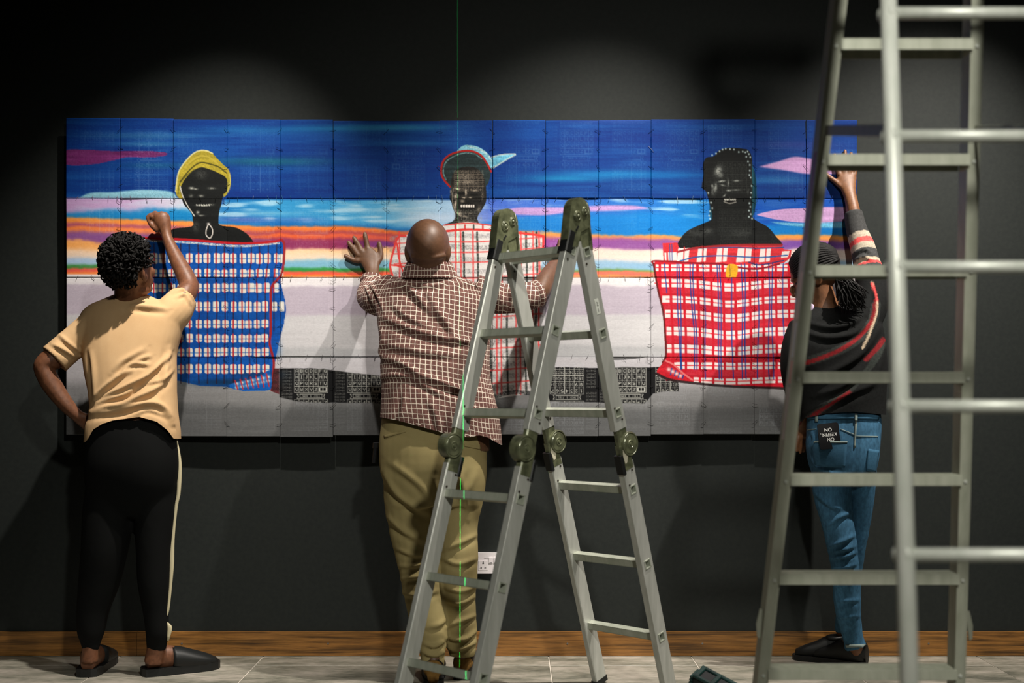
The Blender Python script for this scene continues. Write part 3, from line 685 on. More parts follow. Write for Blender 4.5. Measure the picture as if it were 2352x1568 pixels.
# print showing through the face
stamp(7, 1, np.clip((T * 0 + 1) * ((xx > 1040) & (xx < 1108) & (yy > 480) & (yy < 516)), 0, 1), (150, 150, 138), .5)
stamp(7, 0, ((xx > 1040) & (xx < 1112) & (yy > 390) & (yy < 440)).astype(np.float32), (190, 172, 150), .55)
w2 = [(1020, 516), (1075, 512), (1130, 517), (1150, 528), (1200, 533), (1240, 540), (1248, 548), (1246, 590), (1238, 640), (1236, 760), (1234, 900), (1200, 906), (1130, 916), (1120, 900), (920, 900), (905, 700), (896, 610), (914, 545), (932, 540), (1000, 530)]
poly(w2, (226, 222, 220), curve=False, tex=.05)
for j, y in enumerate(range(540, 910, 27)):
    stroke([(900, y + 8), (1000, y - 2), (1100, y + 2), (1245, y - 6)], 11, (128, 124, 128) if j % 2 else (150, 146, 150), .7, rough=.9)
for x in (945, 973, 1064, 1096, 1128, 1166, 1208, 1232): stroke([(x, 534), (x + 2, 640), (x - 2, 760), (x + 1, 905)], 5, (26, 34, 30), .85, rough=.3)
for x in (917, 1046, 1058, 1086, 1142, 1152, 1186, 1196, 1224, 1238): stroke([(x, 532), (x + 1, 640), (x - 1, 760), (x, 905)], 4, (226, 70, 70), .9, rough=.25)
for y in (553, 577, 600, 636, 669, 697, 728, 764, 800, 850, 880): stroke([(905, y + 6), (1000, y + 2), (1100, y + 2), (1244, y - 8)], 3.6, (226, 74, 74), .85, rough=.3)
stroke([(1030, 520), (1075, 515), (1130, 521)], 9, (222, 216, 212), 1); stroke([(1020, 517), (1075, 513), (1130, 518), (1150, 527)], 3, (214, 74, 70)); stroke([(1015, 532), (1075, 527), (1150, 531), (1240, 541), (1248, 550), (1246, 590)], 5.5, (222, 62, 58))
for x in (1046, 1068, 1088, 1109): stroke([(x, 517), (x, 526)], 4, (200, 50, 50) if x != 1088 else (60, 66, 62), .9)
stroke([(932, 542), (915, 545), (904, 575), (896, 610), (904, 640)], 5, (222, 66, 62)); stroke([(896, 608), (930, 612)], 4, (222, 66, 62)); stroke([(912, 560), (918, 600), (932, 640)], 4, (222, 66, 62))
stroke([(1130, 912), (1180, 900), (1240, 905)], 10, (40, 42, 44), .8, rough=.6)

# ---- third sitter: black hair with white beads, red checked wrap
body3 = [(1558, 566), (1565, 545), (1582, 528), (1610, 515), (1632, 505), (1636, 495), (1630, 470), (1622, 440), (1612, 430), (1616, 400), (1615, 378), (1622, 362), (1640, 358), (1652, 345), (1675, 339), (1705, 341), (1720, 346), (1727, 365), (1728, 400), (1730, 450), (1728, 495), (1740, 508), (1762, 520), (1780, 540), (1792, 566), (1700, 575), (1600, 578)]
poly([(1634, 420), (1726, 380), (1728, 500), (1640, 506), (1630, 470)], (16, 60, 72), .9); poly(body3, (17, 19, 19), tex=.25)
for x, y, rx, ry, a, ang in [(1650, 392, 9, 13, .65, .3), (1656, 402, 6, 6, .4, 0), (1644, 430, 4, 12, .55, 0), (1658, 416, 9, 2.2, .8, -.15), (1660, 425, 8, 1.8, .5, .2), (1692, 415, 8, 2.2, .6, 0), (1673, 420, 2.5, 9, .45, 0), (1674, 437, 6, 2.4, .7, 0), (1690, 436, 12, 1.8, .55, 0), (1636, 427, 2.5, 5, .6, 0), (1664, 449, 5, 2, .6, -.7), (1640, 438, 3, 12, .35, 0), (1636, 440, 2, 8, .4, 0), (1718, 440, 2, 7, .3, 0), (1625, 530, 14, 8, .22, 0), (1600, 536, 22, 7, .14, .3), (1700, 535, 24, 9, .14, 0)]:
    blob(x, y, rx, ry, (206, 210, 202), min(1, a * 1.1), ang, tex=.5)
poly([(1660, 454), (1676, 457), (1692, 454), (1690, 464), (1676, 468), (1664, 463)], (16, 14, 14))
for k in range(6): poly([(1663 + k * 4.6, 456), (1667 + k * 4.6, 456.3), (1666.6 + k * 4.6, 460.5), (1663.4 + k * 4.6, 460)], (196, 196, 186), .9, curve=False)
stroke([(1663, 463), (1676, 467), (1690, 464)], 2.4, (150, 148, 140), .8)
beads = [(1636, 356), (1645, 352), (1653, 347), (1660, 343), (1667, 341), (1677, 342), (1686, 343), (1697, 349), (1706, 348), (1712, 350), (1717, 348), (1720, 354), (1714, 360), (1723, 361), (1718, 371), (1722, 379), (1722, 392), (1721, 402), (1724, 408), (1726, 427), (1725, 443), (1724, 454), (1721, 467), (1723, 475), (1720, 484), (1724, 492), (1720, 498), (1727, 502), (1627, 443), (1633, 465), (1631, 485), (1629, 495), (1631, 502), (1636, 478)]
for x, y in beads: blob(x, y, 2.1, 2.4, (205, 226, 228), .95)
stroke([(1728, 378), (1729, 440), (1727, 498)], 1.8, (30, 110, 120), .6)
for ci in (11, 12, 13): stamp(ci, 1, ((yy > 470) & (yy < 566) & (CAN.sum(2) < 0.42) & (xx < 1800)).astype(np.float32), (150, 153, 144), .15)
stamp(12, 0, ((yy > 370) & (yy < 450) & (CAN.sum(2) < 0.4) & (xx < 1728)).astype(np.float32), (165, 168, 158), .2)
RED = (196, 24, 42)
poly([(1522, 558), (1556, 557), (1560, 572), (1600, 567), (1680, 562), (1795, 562), (1800, 572), (1818, 574), (1816, 592), (1800, 604), (1740, 616), (1600, 606), (1524, 606)], (200, 46, 54), curve=False, tex=.15)
for x, wd in [(1571, 26), (1614, 20), (1660, 24), (1711, 32), (1759, 24)]:
    for y, hh in ((587, 22),):
        poly([(x - wd / 2, y - hh / 2 - 6), (x + wd / 2, y - hh / 2 - 7), (x + wd / 2 - 3, y + hh / 2 + 2), (x - wd / 2 - 4, y + hh / 2 + 4)], (230, 222, 218), .95, curve=False)
    stroke([(x + 1, 568), (x - 1, 602)], 3, (206, 50, 56), .9)
poly([(1526, 580), (1554, 579), (1555, 598), (1527, 598)], (230, 222, 218), .95, curve=False); stroke([(1532, 560), (1533, 598)], 4, (200, 40, 50)); stroke([(1543, 560), (1544, 598)], 2, (30, 70, 140), .8); stroke([(1538, 560), (1539, 598)], 2, (30, 70, 140), .8)
poly([(1797, 577), (1814, 576), (1810, 590), (1794, 592)], (226, 220, 214), .95, curve=False)
stroke([(1562, 576), (1600, 570), (1680, 568), (1740, 570), (1800, 568)], 3, (40, 70, 130), .8); stroke([(1562, 599), (1600, 590), (1660, 587), (1740, 591), (1808, 586)], 3.2, (24, 80, 150), .85); stroke([(1558, 578), (1600, 569), (1680, 563), (1796, 562)], 5, (150, 34, 38), .9)
w3 = [(1500, 606), (1508, 598), (1600, 603), (1660, 605), (1730, 617), (1800, 606), (1830, 598), (1850, 600), (1850, 890), (1760, 890), (1680, 884), (1600, 878), (1540, 872), (1508, 858), (1520, 836), (1528, 815), (1525, 760), (1522, 715), (1508, 660)]
poly(w3, RED, curve=False, tex=.14)
SAG = lambda x: 11 * math.exp(-((x - 1678) / 62.0) ** 2) - 0.0 * x
ROWS3 = [(614.5, 16, .1), (650, 19, .9), (687, 16, 1), (720, 19, 1), (760, 20, .9), (800, 20, .6), (839, 16, .15), (872, 14, .35)]
VR = [1503, 1515.5, 1538.5, 1569, 1602, 1633, 1660, 1688, 1722, 1752, 1782, 1812, 1842]
for y, hh, k in [(632, 14, .1), (668, 14, .95), (704, 14, 1), (740, 18, .95), (780, 18, .8), (818, 14, .4), (856, 14, .2)]:
    xl3 = int(np.interp(y, [606, 660, 715, 760, 815, 836, 870], [1505, 1513, 1527, 1531, 1534, 1545, 1595])) + 8; pts = [(x, y + SAG(x) * k) for x in range(xl3, 1851, 20)]; stroke(pts, hh, (198, 70, 84), .5, rough=.5); stroke([(x, yy_ + hh * .5) for x, yy_ in pts], 4, (150, 18, 30), .5, rough=.4)
for (y, hh, k) in ROWS3:
    for i in range(len(VR) - 1):
        x0, x1 = VR[i] + 3.2, VR[i + 1] - 3.0
        if y > 640: x0 += min(8, (y - 640) * .06) * (1 - i / 12.); x1 += min(8, (y - 640) * .06) * (1 - i / 12.)
        if x0 < np.interp(y, [606, 660, 715, 760, 815, 836, 870], [1503, 1510, 1524, 1528, 1530, 1540, 1590]) : x0 = np.interp(y, [606, 660, 715, 760, 815, 836, 870], [1503, 1510, 1524, 1528, 1530, 1540, 1590]) + 3
        if x1 - x0 < 4: continue
        a, b_ = y + SAG(x0) * k, y + SAG(x1) * k
        poly([(x0, a - hh / 2 + rs.rand()), (x1, b_ - hh / 2 + rs.rand()), (x1 + rs.rand() - .5, b_ + hh / 2), (x0 + rs.rand() - .5, a + hh / 2)], (230, 222, 220), .97, curve=False)
    pts = [(x, y + SAG(x) * k) for x in range(1504 if y < 660 else 1530, 1851, 25)]
    stroke(pts, 2.6, (214, 40, 54), .95)
for x in VR[1:]:
    pts = [(x + min(8, max(0, (y - 640) * .06)) * (1 - (x - 1503) / 400.) + (rs.rand() - .5) * 1.5, y) for y in range(604, 888, 35)]
    if x < 1530: pts = [p for p in pts if p[1] < 700]
    pts = [p for p in pts if p[1] < np.interp(p[0], [1530, 1600, 1680, 1850], [850, 872, 882, 888])]
    stroke(pts, 5.2, (196, 18, 38), .8, rough=.3)
for xs in (1526, 1553, 1558, 1586, 1592, 1614, 1646, 1652, 1678, 1702, 1709, 1739, 1765, 1773, 1799, 1828):
    pts = [(xs + min(10, max(0, (y - 620) * .07)) * (1 - (xs - 1503) / 330.) + 2.0 * math.sin(y / 45. + xs), y) for y in range(606, 884, 22)]
    if xs < 1530: pts = [p for p in pts if p[1] < 690]
    pts = [p for p in pts if p[1] < np.interp(p[0], [1530, 1600, 1680, 1850], [835, 868, 880, 886])]
    stroke(pts, 2.8, (22, 58, 138), .88)
stroke([(1500, 606), (1506, 599), (1600, 604), (1660, 606), (1730, 618), (1790, 606)], 4, (140, 20, 34)); stroke([(1501, 606), (1510, 660), (1523, 716), (1527, 760), (1530, 812), (1522, 832)], 4.5, (96, 26, 26))
stroke([(1720, 602), (1745, 608), (1800, 598)], 3, (30, 50, 110), .8)
poly([(1672, 608), (1694, 610), (1692, 634), (1684, 636), (1668, 635)], (224, 168, 34), .95, tex=.15); stroke([(1676, 608), (1678, 634)], 2.5, (140, 110, 40), .8)
poly([(1510, 858), (1520, 836), (1530, 828), (1545, 835), (1562, 848), (1575, 862), (1590, 870), (1560, 872)], (190, 26, 40), tex=.2)
for k in range(4): blob(1536 + k * 9, 848 + k * 5, 5, 5, (226, 220, 216), .95); stroke([(1543 + k * 9, 846 + k * 5), (1540 + k * 9, 860 + k * 3)], 3, (24, 60, 140), .9)
stroke([(1528, 828), (1548, 838), (1570, 858), (1590, 872)], 4, (222, 120, 120), .9); stroke([(1508, 858), (1540, 872), (1600, 880), (1680, 887), (1850, 893)], 6, (34, 20, 22), .85)
CAN = np.clip(CAN, 0.02, 1.0)

m_paint = attr_mat('acrylic_paint_on_slate', 0.62, 0.12, 260, 0.06, 0.12, 0.0012, (0.35, 1, 1))
m_thread = attr_mat('coloured_thread', 0.8, 0.2)
TOPY = [271, 272, 274, 274, 275, 278, 278, 277, 276, 276.5, 276, 274, 273.5, 275, 276]
BOTY = [998, 1000, 1002, 1002, 1003, 999.5, 998, 996, 998, 1001.5, 1001, 997.5, 997, 997, 996]
LIN = s2l(CAN).astype(np.float32) * np.float32(0.80)
def sample(px, py):
    fx = np.clip(px - PX0, 0, PW - 1.01); fy = np.clip(py - PY0, 0, PH - 1.01); ix, iy = fx.astype(int), fy.astype(int)
    tx, ty = (fx - ix)[..., None], (fy - iy)[..., None]
    return (LIN[iy, ix] * (1 - tx) + LIN[iy, ix + 1] * tx) * (1 - ty) + (LIN[iy + 1, ix] * (1 - tx) + LIN[iy + 1, ix + 1] * tx) * ty
painting = tag(empty('panel_painting', P(1060, 1000, DP)), 'long painting of three sitters on stitched slate panels, held against the dark wall', 'painting')
FINE = {(4, 3), (5, 3), (9, 3), (10, 3), (11, 3), (7, 0), (7, 1), (2, 0), (2, 1), (12, 0), (12, 1), (11, 1), (3, 3), (13, 1)}
MID = {(1, 2), (2, 2), (3, 2), (1, 3), (2, 3), (3, 1), (11, 2), (12, 2), (13, 2), (12, 3), (8, 1), (8, 2), (8, 3), (6, 1), (13, 3), (14, 2)}
tb = MB(); tc_ = []
rp = np.random.RandomState(11)
for j in range(4):
    for i in range(15):
        g = 0.4
        x0, x1 = COLX[i] + g + rp.uniform(-.5, .5), COLX[i + 1] - g + rp.uniform(-.5, .5)
        y0 = TOPY[i] if j == 0 else ROWY[j] + g + rp.uniform(-.6, .6); y1 = BOTY[i] if j == 3 else ROWY[j + 1] - g + rp.uniform(-.8, .4)
        st = 1.0 if (i, j) in FINE else (1.5 if (i, j) in MID else 2.0)
        nx, ny = int(round((x1 - x0) / st)) + 1, int(round((y1 - y0) / st)) + 1
        gy, gx = np.mgrid[0:ny, 0:nx]; u, v_ = gx / (nx - 1), gy / (ny - 1)
        px, py = x0 + (x1 - x0) * u, y0 + (y1 - y0) * v_
        tx, ty, bow = rp.uniform(-.003, .003), rp.uniform(-.003, .003), rp.uniform(-.003, .002)
        yoff = tx * (u - .5) * 2 + ty * (v_ - .5) * 2 + bow * (1 - (2 * u - 1) ** 2)
        X = (px - CX) / F * DP; Z = H - (py - YH) / F * DP; Y = DP + yoff
        c = np.array([X.mean(), DP, Z.mean()])
        V = np.stack([X, Y, Z], -1).reshape(-1, 3) - c
        colr = sample(px, py).reshape(-1, 3)
        idx = np.arange(nx * ny).reshape(ny, nx)
        fq = np.stack([idx[:-1, :-1], idx[1:, :-1], idx[1:, 1:], idx[:-1, 1:]], -1).reshape(-1, 4)
        rim = np.concatenate([idx[0, :], idx[1:, -1], idx[-1, -2::-1], idx[-2:0:-1, 0]]); n0 = len(V); nr = len(rim)
        back = V[rim] + np.array([0, 0.005, 0])
        sid = np.stack([rim, np.roll(rim, -1), n0 + (np.arange(nr) + 1) % nr, n0 + np.arange(nr)], -1)
        V = np.vstack([V, back]); colr = np.vstack([colr, colr[rim]])
        me = bpy.data.meshes.new('panel'); nq = len(fq) + len(sid)
        loops = np.concatenate([fq.ravel(), sid.ravel(), n0 + np.arange(nr)[::-1]])
        me.vertices.add(len(V)); me.vertices.foreach_set('co', V.ravel())
        me.loops.add(len(loops)); me.loops.foreach_set('vertex_index', loops)
        me.polygons.add(nq + 1); me.polygons.foreach_set('loop_start', np.arange(nq + 1) * 4)
        me.update(calc_edges=True); me.validate()
        me.materials.append(m_paint)
        o = bpy.data.objects.new('panel', me); link(o); o.location = c
        o.parent = painting; o.matrix_parent_inverse = Matrix.Translation(-painting.location)
        set_col(o, colr)
        # hand stitching across the right-hand and lower seams
        def stitch(p):
            p = [Vector(((a - CX) / F * DP, DP - 0.0035 - b2, H - (b - YH) / F * DP)) for a, b, b2 in p]
            k0 = len(tb.v); tb.tube(p, 0.00075, 5); return len(tb.v) - k0
        def colour(x, y, n):
            cc = sample(np.array([x]), np.array([y]))[0]
            d = 0.25 if cc.mean() > .12 else 0.45
            tc_.extend([cc * d if rp.rand() < .95 else cc * 0.3 + .2] * n)
        if i < 14:
            for k in range(4):
                y = y0 + (y1 - y0) * (k + .6) / 4.3; sl_ = rp.uniform(-7, 7); xm = COLX[i + 1]
                n = stitch([(xm - rp.uniform(4, 8), y - sl_, 0), (xm - 1, y - sl_ * .3, .002), (xm + 2, y + sl_ * .3, .002), (xm + rp.uniform(4, 8), y + sl_, 0)]); colour(xm + 3, y, n)
            if j < 3:
                xm, ym = COLX[i + 1], ROWY[j + 1]; q = rp.uniform(5, 8)
                n = stitch([(xm - q, ym - q, 0), (xm - q, ym + q, .002), (xm, ym + q + 3, .003), (xm + q, ym + q, .002), (xm + q * .6, ym - q, 0)]); colour(xm - 4, ym + 4, n)
        if j < 3:
            for k in range(3):
                x = x0 + (x1 - x0) * (k + .7) / 3.4; sl_ = rp.uniform(-4, 4); ym = ROWY[j + 1]
                n = stitch([(x - sl_, ym - 6, 0), (x, ym, .002), (x + sl_, ym + rp.uniform(5, 10), 0)]); colour(x, ym + 4, n)
so = mesh_obj('stitching', tb.v, tb.f, m_thread, None, True); keep(so, painting); set_col(so, np.array(tc_))
tag(so, 'short knotted thread ends along the panel seams', kind='stuff')
# ------------------------------------------------------------------ folding multi-position ladder
def alu(name, c1, c2, metal=0.35, rough=0.38):
    m = noisy(name, c1, c2, 14, rough, metal, 0.5, 0.05, 0.001, (3, 3, 0.5), 8)
    return m
m_alu = alu('worn_aluminium', rgb(184, 186, 178), rgb(206, 207, 200))
m_alu2 = alu('dusty_aluminium', rgb(160, 166, 150), rgb(184, 188, 174), 0.25, 0.45)
m_hinge = noisy('olive_black_steel', rgb(76, 80, 60), rgb(124, 128, 98), 30, 0.30, 0.25, 0.7, 0.12, 0.001)
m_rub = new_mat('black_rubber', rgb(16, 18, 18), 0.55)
m_hole = new_mat('dark_rivet', rgb(52, 44, 34), 0.5, 0.3)
ZP = 1.70
Bx, Ax = Vector((0.2156, 3.97, 0)), Vector((-0.0245, 4.20, 0))
SV = Vector((0.213, 0.22, 0)); Hh = SV.normalized(); Rr = Vector((Hh.y, -Hh.x, 0)).normalized()
ladder = tag(empty('folding_ladder', (0.1, 4.08, 0)), 'folding aluminium ladder with black hinges opened as an A-frame behind the man in checked shirt', 'ladder')
def axis(apex, sgn, z): return Vector((apex.x, apex.y, z)) + SV * (sgn * (ZP - z))
RZ = [1.579, 1.310, 1.041, 0.773, 0.505, 0.236]
for sgn in (-1, 1):
    t = (axis(Ax, sgn, 1.0) - axis(Ax, sgn, 0.0)).normalized(); nn = t.cross(Rr).normalized()
    for side, ap in ((0, Ax), (1, Bx)):
        for z0, z1 in ((0.985, 1.618), (0.012, 0.868)):
            a, b_ = axis(ap, sgn, z0), axis(ap, sgn, z1); c = (a + b_) / 2; hl = (b_ - a) / 2
            m = MB()
            if side == 0:
                m.rbox(c, Rr * 0.0125, nn * 0.031, hl, 0.003)
            else:
                m.obox(c - Rr * 0.0115, Rr * 0.001, nn * 0.031, hl)
                for q in (-1, 1): m.rbox(c + nn * (q * 0.0295), Rr * 0.0125, nn * 0.0015, hl, 0.0007)
                zs = [z for z in RZ if z0 < z < z1]
                for q in (-1, 1): m.obox(c + Rr * 0.0115 + nn * (q * 0.0205), Rr * 0.001, nn * 0.0085, hl)
                ends = [z0] + sum([[z - 0.0125, z + 0.0125] for z in sorted(zs)], []) + [z1]
                for k in range(0, len(ends), 2):
                    p, q2 = axis(ap, sgn, ends[k]), axis(ap, sgn, ends[k + 1])
                    m.obox((p + q2) / 2 + Rr * 0.0115, Rr * 0.001, nn * 0.0122, (q2 - p) / 2)
            rl_ = m.build('rail', m_alu, ladder)
            for zz, off in ((z1 - 0.030, 0.014), (z1 - 0.075, -0.014), (z0 + 0.030, 0.014), (z0 + 0.075, -0.014)):
                if z0 < .1 and zz < .2: continue
                d = MB(); d.disc(axis(ap, sgn, zz) + Rr * 0.0125 + nn * off, Rr, 0.0042, 0.0015, 12); d.build('rivet', m_hole, rl_)
        f = MB(); f.rbox(axis(ap, sgn, 0.013), Rr * 0.0145, nn * 0.034, t * 0.010, 0.003); f.build('foot', m_rub, rl_)
    for z in RZ:
        p, q = axis(Ax, sgn, z) - Rr * 0.012, axis(Bx, sgn, z) + Rr * 0.0145
        c, hl = (p + q) / 2, (q - p) / 2; m = MB(); h_, th = 0.0135, 0.0016
        for k in (-1, 1):
            m.obox(c + t * (k * (h_ - th / 2)), nn * h_, t * (th / 2), hl); m.obox(c + nn * (k * (h_ - th / 2)), nn * (th / 2), t * h_, hl)
        m.obox(p + Rr * 0.05, nn * h_, t * h_, Rr * 0.002)
        e = q - Rr * 0.0008                                     # flared lip round the open end
        for k in (-1, 1):
            m.obox(e + t * (k * 0.0145), nn * 0.0162, t * 0.0018, Rr * 0.0014); m.obox(e + nn * (k * 0.0145), nn * 0.0018, t * 0.0162, Rr * 0.0014)
        m.build('rung', m_alu2, ladder)
def plate(o3, outline, thick):
    m = MB(); ring = [o3 + Hh * a + Vector((0, 0, b_)) - Rr * (thick / 2) for a, b_ in outline]
    return m.prism(ring, Rr * thick)
for ap in (Ax, Bx):
    o3 = Vector((ap.x, ap.y, 0)); hg = None
    arc = [(0.050 * math.cos(t_), ZP + 0.006 + 0.050 * math.sin(t_)) for t_ in np.linspace(math.pi * 0.06, math.pi * 0.94, 14)]
    for sgn, th in ((1, 0.026), (-1, 0.033)):
        ol = [(0.068, 1.588)] + arc + [(-0.046, 1.662), (0.0, 1.640), (0.012, 1.592)] if sgn == 1 else [(0.046, 1.662)] + arc + [(-0.068, 1.588), (-0.012, 1.592), (0.0, 1.640)]
        k = plate(o3, ol, th).build('top_hinge', m_hinge, ladder)
        if sgn == -1: hg = k
    m = MB(); fr = o3 + Rr * 0.0165
    for hx, hz, R in ((-0.016, 1.692, 0.020), (0.020, 1.712, 0.017)):
        c = fr + Hh * hx + Vector((0, 0, hz)); m.disc(c, Rr, R, 0.003, 24, R * .85); m.ring(c + Rr * 0.003, Rr, R * 0.62, 0.002, 20); m.disc(c + Rr * 0.002, Rr, R * 0.3, 0.005, 14)
    m.tube([fr + Hh * 0.052 + Vector((0, 0, 1.62)), fr + Hh * 0.046 + Vector((0, 0, 1.66)), fr + Hh * 0.046 + Vector((0, 0, 1.70)), fr + Hh * 0.03 + Vector((0, 0, 1.742))], 0.003, 6)
    m.build('hinge_boss', m_hinge, hg, True)
    m = MB(); m.obox(fr + Hh * -0.018 + Vector((0, 0, 1.652)) + Rr * 0.001, (Hh * 0.6 + Vector((0, 0, .8))).normalized() * 0.010, (Hh * -.8 + Vector((0, 0, .6))).normalized() * 0.003, Rr * 0.001); m.build('hinge_slot', m_rub, hg)  # raised black plate, its colour standing in for the shade inside a slot
    sg = -1; ax_ = axis(ap, sg, 1.600); t = (axis(ap, sg, 1.0) - axis(ap, sg, 0.0)).normalized(); nn = t.cross(Rr).normalized()
    out = nn if nn.dot(Hh) < 0 else -nn
    m = MB(); m.rbox(ax_ + out * 0.020, Rr * 0.019, nn * 0.016, t * 0.036, 0.004); m.build('release_cap', m_rub, ladder)
    for sgn in (-1, 1):
        t = (axis(ap, sgn, 1.0) - axis(ap, sgn, 0.0)).normalized(); nn = t.cross(Rr).normalized(); out = nn if nn.dot(Hh) * sgn > 0 else -nn
        pc = axis(ap, sgn, 0.925) + out * 0.026
        m = MB()
        m.rbox(axis(ap, sgn, 0.962) + out * 0.004, Rr * 0.011, nn * 0.026, t * 0.045, 0.004); m.rbox(axis(ap, sgn, 0.888) + out * 0.002, Rr * 0.0135, nn * 0.027, t * 0.045, 0.004)
        m.build('hinge_arm', m_hinge, ladder)
        m = MB(); m.disc(pc - Rr * 0.017, Rr, 0.043, 0.034, 32); m.disc(pc + Rr * 0.017, Rr, 0.036, 0.003, 28, 0.033); m.ring(pc + Rr * 0.0185, Rr, 0.039, 0.0022, 32); m.ring(pc + Rr * 0.020, Rr, 0.013, 0.002, 18); m.disc(pc + Rr * 0.019, Rr, 0.006, 0.004, 14)
        hd_ = m.build('hinge_disc', m_hinge, ladder)
        if sgn == 1:
            sp_ = axis(ap, sgn, 0.897) + Rr * 0.0145; m = MB()
            m.prism([sp_ + nn * a * .8 + t * b2 for a, b2 in ((-.020, -.030), (-.006, -.026), (.004, -.008), (.012, .006), (.004, .020), (-.008, .030), (-.020, .022), (-.026, .0))], Rr * .0012); m.build('paint_splash', new_mat('cream_paint', rgb(206, 200, 176), .6), hd_)
        m = MB(); m.rbox(axis(ap, sgn, 0.868) - out * 0.028, Rr * 0.017, nn * 0.008, t * 0.034, 0.003); m.build('release_cap', m_rub, ladder)
m_stk = attr_mat('peeling_sticker', 0.6)
stc = axis(Bx, 1, 1.40) + Rr * 0.0128; t = (axis(Bx, 1, 1.0) - axis(Bx, 1, 0.0)).normalized(); nn = t.cross(Rr).normalized()
m = MB(); m.obox(stc, Rr * 0.0003, nn * 0.010, t * 0.026); m.build('sticker', new_mat('pale_sticker', rgb(205, 208, 198), 0.6), ladder); stk_ = bpy.data.objects['sticker']
m = MB()
for a, b_ in (((-.003, .016), (.004, .012)), ((.004, .012), (-.003, .006)), ((-.003, .006), (.005, .003)), ((0, -.006), (0, -.018))):
    p, q = stc + nn * a[0] + t * a[1] + Rr * .0006, stc + nn * b_[0] + t * b_[1] + Rr * .0006; m.tube([p, q], 0.0007, 5)
m.build('sticker_print', m_rub, stk_)

# ------------------------------------------------------------------ tall stepladder in the foreground
step = tag(empty('step_ladder', (0.97, 2.75, 0)), 'tall aluminium stepladder with flat steps and round tube back legs, standing in the foreground', 'ladder')
m_sa = alu('matt_aluminium', rgb(164, 167, 150), rgb(184, 186, 170), 0.15, 0.5)
m_st = alu('bright_tube_aluminium', rgb(196, 200, 190), rgb(212, 214, 206), 0.2, 0.42)
fd = lambda z: 3.44 - 0.22 * z
bd = lambda z: 2.00 + 0.27 * z
xl, xr = (lambda z: 0.682 + 0.0629 * z), (lambda z: 1.270 - 0.0573 * z)
tl, tr = (lambda z: 0.684 + 0.0572 * z), (lambda z: 1.268 - 0.057 * z)
ZT = 2.92
for fx in (xl, xr):
    a, b_ = Vector((fx(0.02), fd(0.02), 0.02)), Vector((fx(ZT), fd(ZT), ZT)); u = (b_ - a).normalized(); s_ = Vector((1, 0, 0)); s_ = (s_ - u * s_.dot(u)).normalized(); n_ = u.cross(s_)
    m = MB(); m.rbox((a + b_) / 2, s_ * 0.0135, n_ * 0.034, (b_ - a) / 2, 0.003)
    m.obox((a + b_) / 2 + n_ * (0.030 if n_.y < 0 else -0.030), s_ * 0.0155, n_ * 0.0035, (b_ - a) / 2); fr_ = m.build('front_rail', m_sa, step)
    m = MB(); m.rbox(a, s_ * 0.020, n_ * 0.040, u * 0.021, 0.004); m.build('foot', m_rub, step)
    for k in range(9):
        z = 0.32 + 0.275 * k; m = MB(); m.disc(Vector((fx(z), fd(z) - 0.034, z - 0.004)), (0, -1, 0), 0.006, 0.0035, 12, 0.004); m.build('bolt', m_st, fr_)
for k in range(10):
    z = 0.32 + 0.275 * k
    if z > ZT - .1: continue
    x0, x1 = xl(z) + 0.012, xr(z) - 0.012; c = Vector(((x0 + x1) / 2, fd(z), z)); hx = Vector(((x1 - x0) / 2, 0, 0)); m = MB()
    m.rbox(c + Vector((0, 0, 0.013)), Vector((0, 0.042, 0)), Vector((0, 0, 0.0015)), hx, 0.0007)
    for q in (-1, 1): m.rbox(c + Vector((0, q * 0.041, 0)), Vector((0, 0.0014, 0)), Vector((0, 0, 0.0142)), hx, 0.0007)
    for q in range(-3, 4): m.obox(c + Vector((0, q * 0.010, 0.0152)), hx, Vector((0, 0.0016, 0)), Vector((0, 0, 0.0008)))
    m.build('step', m_sa, step)
for fx in (tl, tr):
    a, b_ = Vector((fx(0.02), bd(0.02), 0.02)), Vector((fx(ZT), bd(ZT), ZT)); m = MB()
    m.limb([(a, 0.0175, 0.0135), (b_, 0.0175, 0.0135)], 20, 1); m.build('tube_leg', m_st, step, True)
    m = MB(); m.limb([(a - Vector((0, 0, .02)), 0.022, 0.02), (a + (b_ - a) * 0.02, 0.021, 0.018)], 16, 1); m.build('foot', m_rub, step, True)
for k in range(10):
    z = 0.25 + 0.275 * k
    m = MB(); m.tube([(tl(z), bd(z), z), (tr(z), bd(z), z)], 0.0128, 18); rg_ = m.build('rung', m_st, step, True)
    for fx in (tl, tr):
        m = MB(); m.ring((fx(z), bd(z), z), (1, 0, 0), 0.0145, 0.0035, 18); m.ell((fx(z) - (0.012 if fx is tl else -0.012), bd(z) + 0.012, z), (0.009, 0, 0), (0, 0.008, 0), (0, 0, 0.016), 12, 8); m.build('collar', m_st, rg_, True)
for fa, fb, s_ in ((xl, tl, 1), (xr, tr, -1)):
    p, q = Vector((fa(1.77), fd(1.77) - 0.02, 1.77)), Vector((fb(1.64), bd(1.64) + .012, 1.64)); u = (q - p).normalized()
    m = MB(); m.rbox((p + q) / 2, u.cross(Vector((1, 0, 0))).normalized() * 0.013, Vector((1, 0, 0)) * 0.002, (q - p) / 2, 0.001); m.disc(p - Vector((.008, 0, 0)), (1, 0, 0), 0.014, 0.016, 16); m.build('spreader', m_sa, step)
m = MB(); m.rbox(((xl(ZT) + xr(ZT)) / 2, (fd(ZT) + bd(ZT)) / 2, ZT + 0.01), (0.145, 0, 0), (0, 0.085, 0), (0, 0, 0.014), 0.006); m.build('top_cap', m_sa, step)
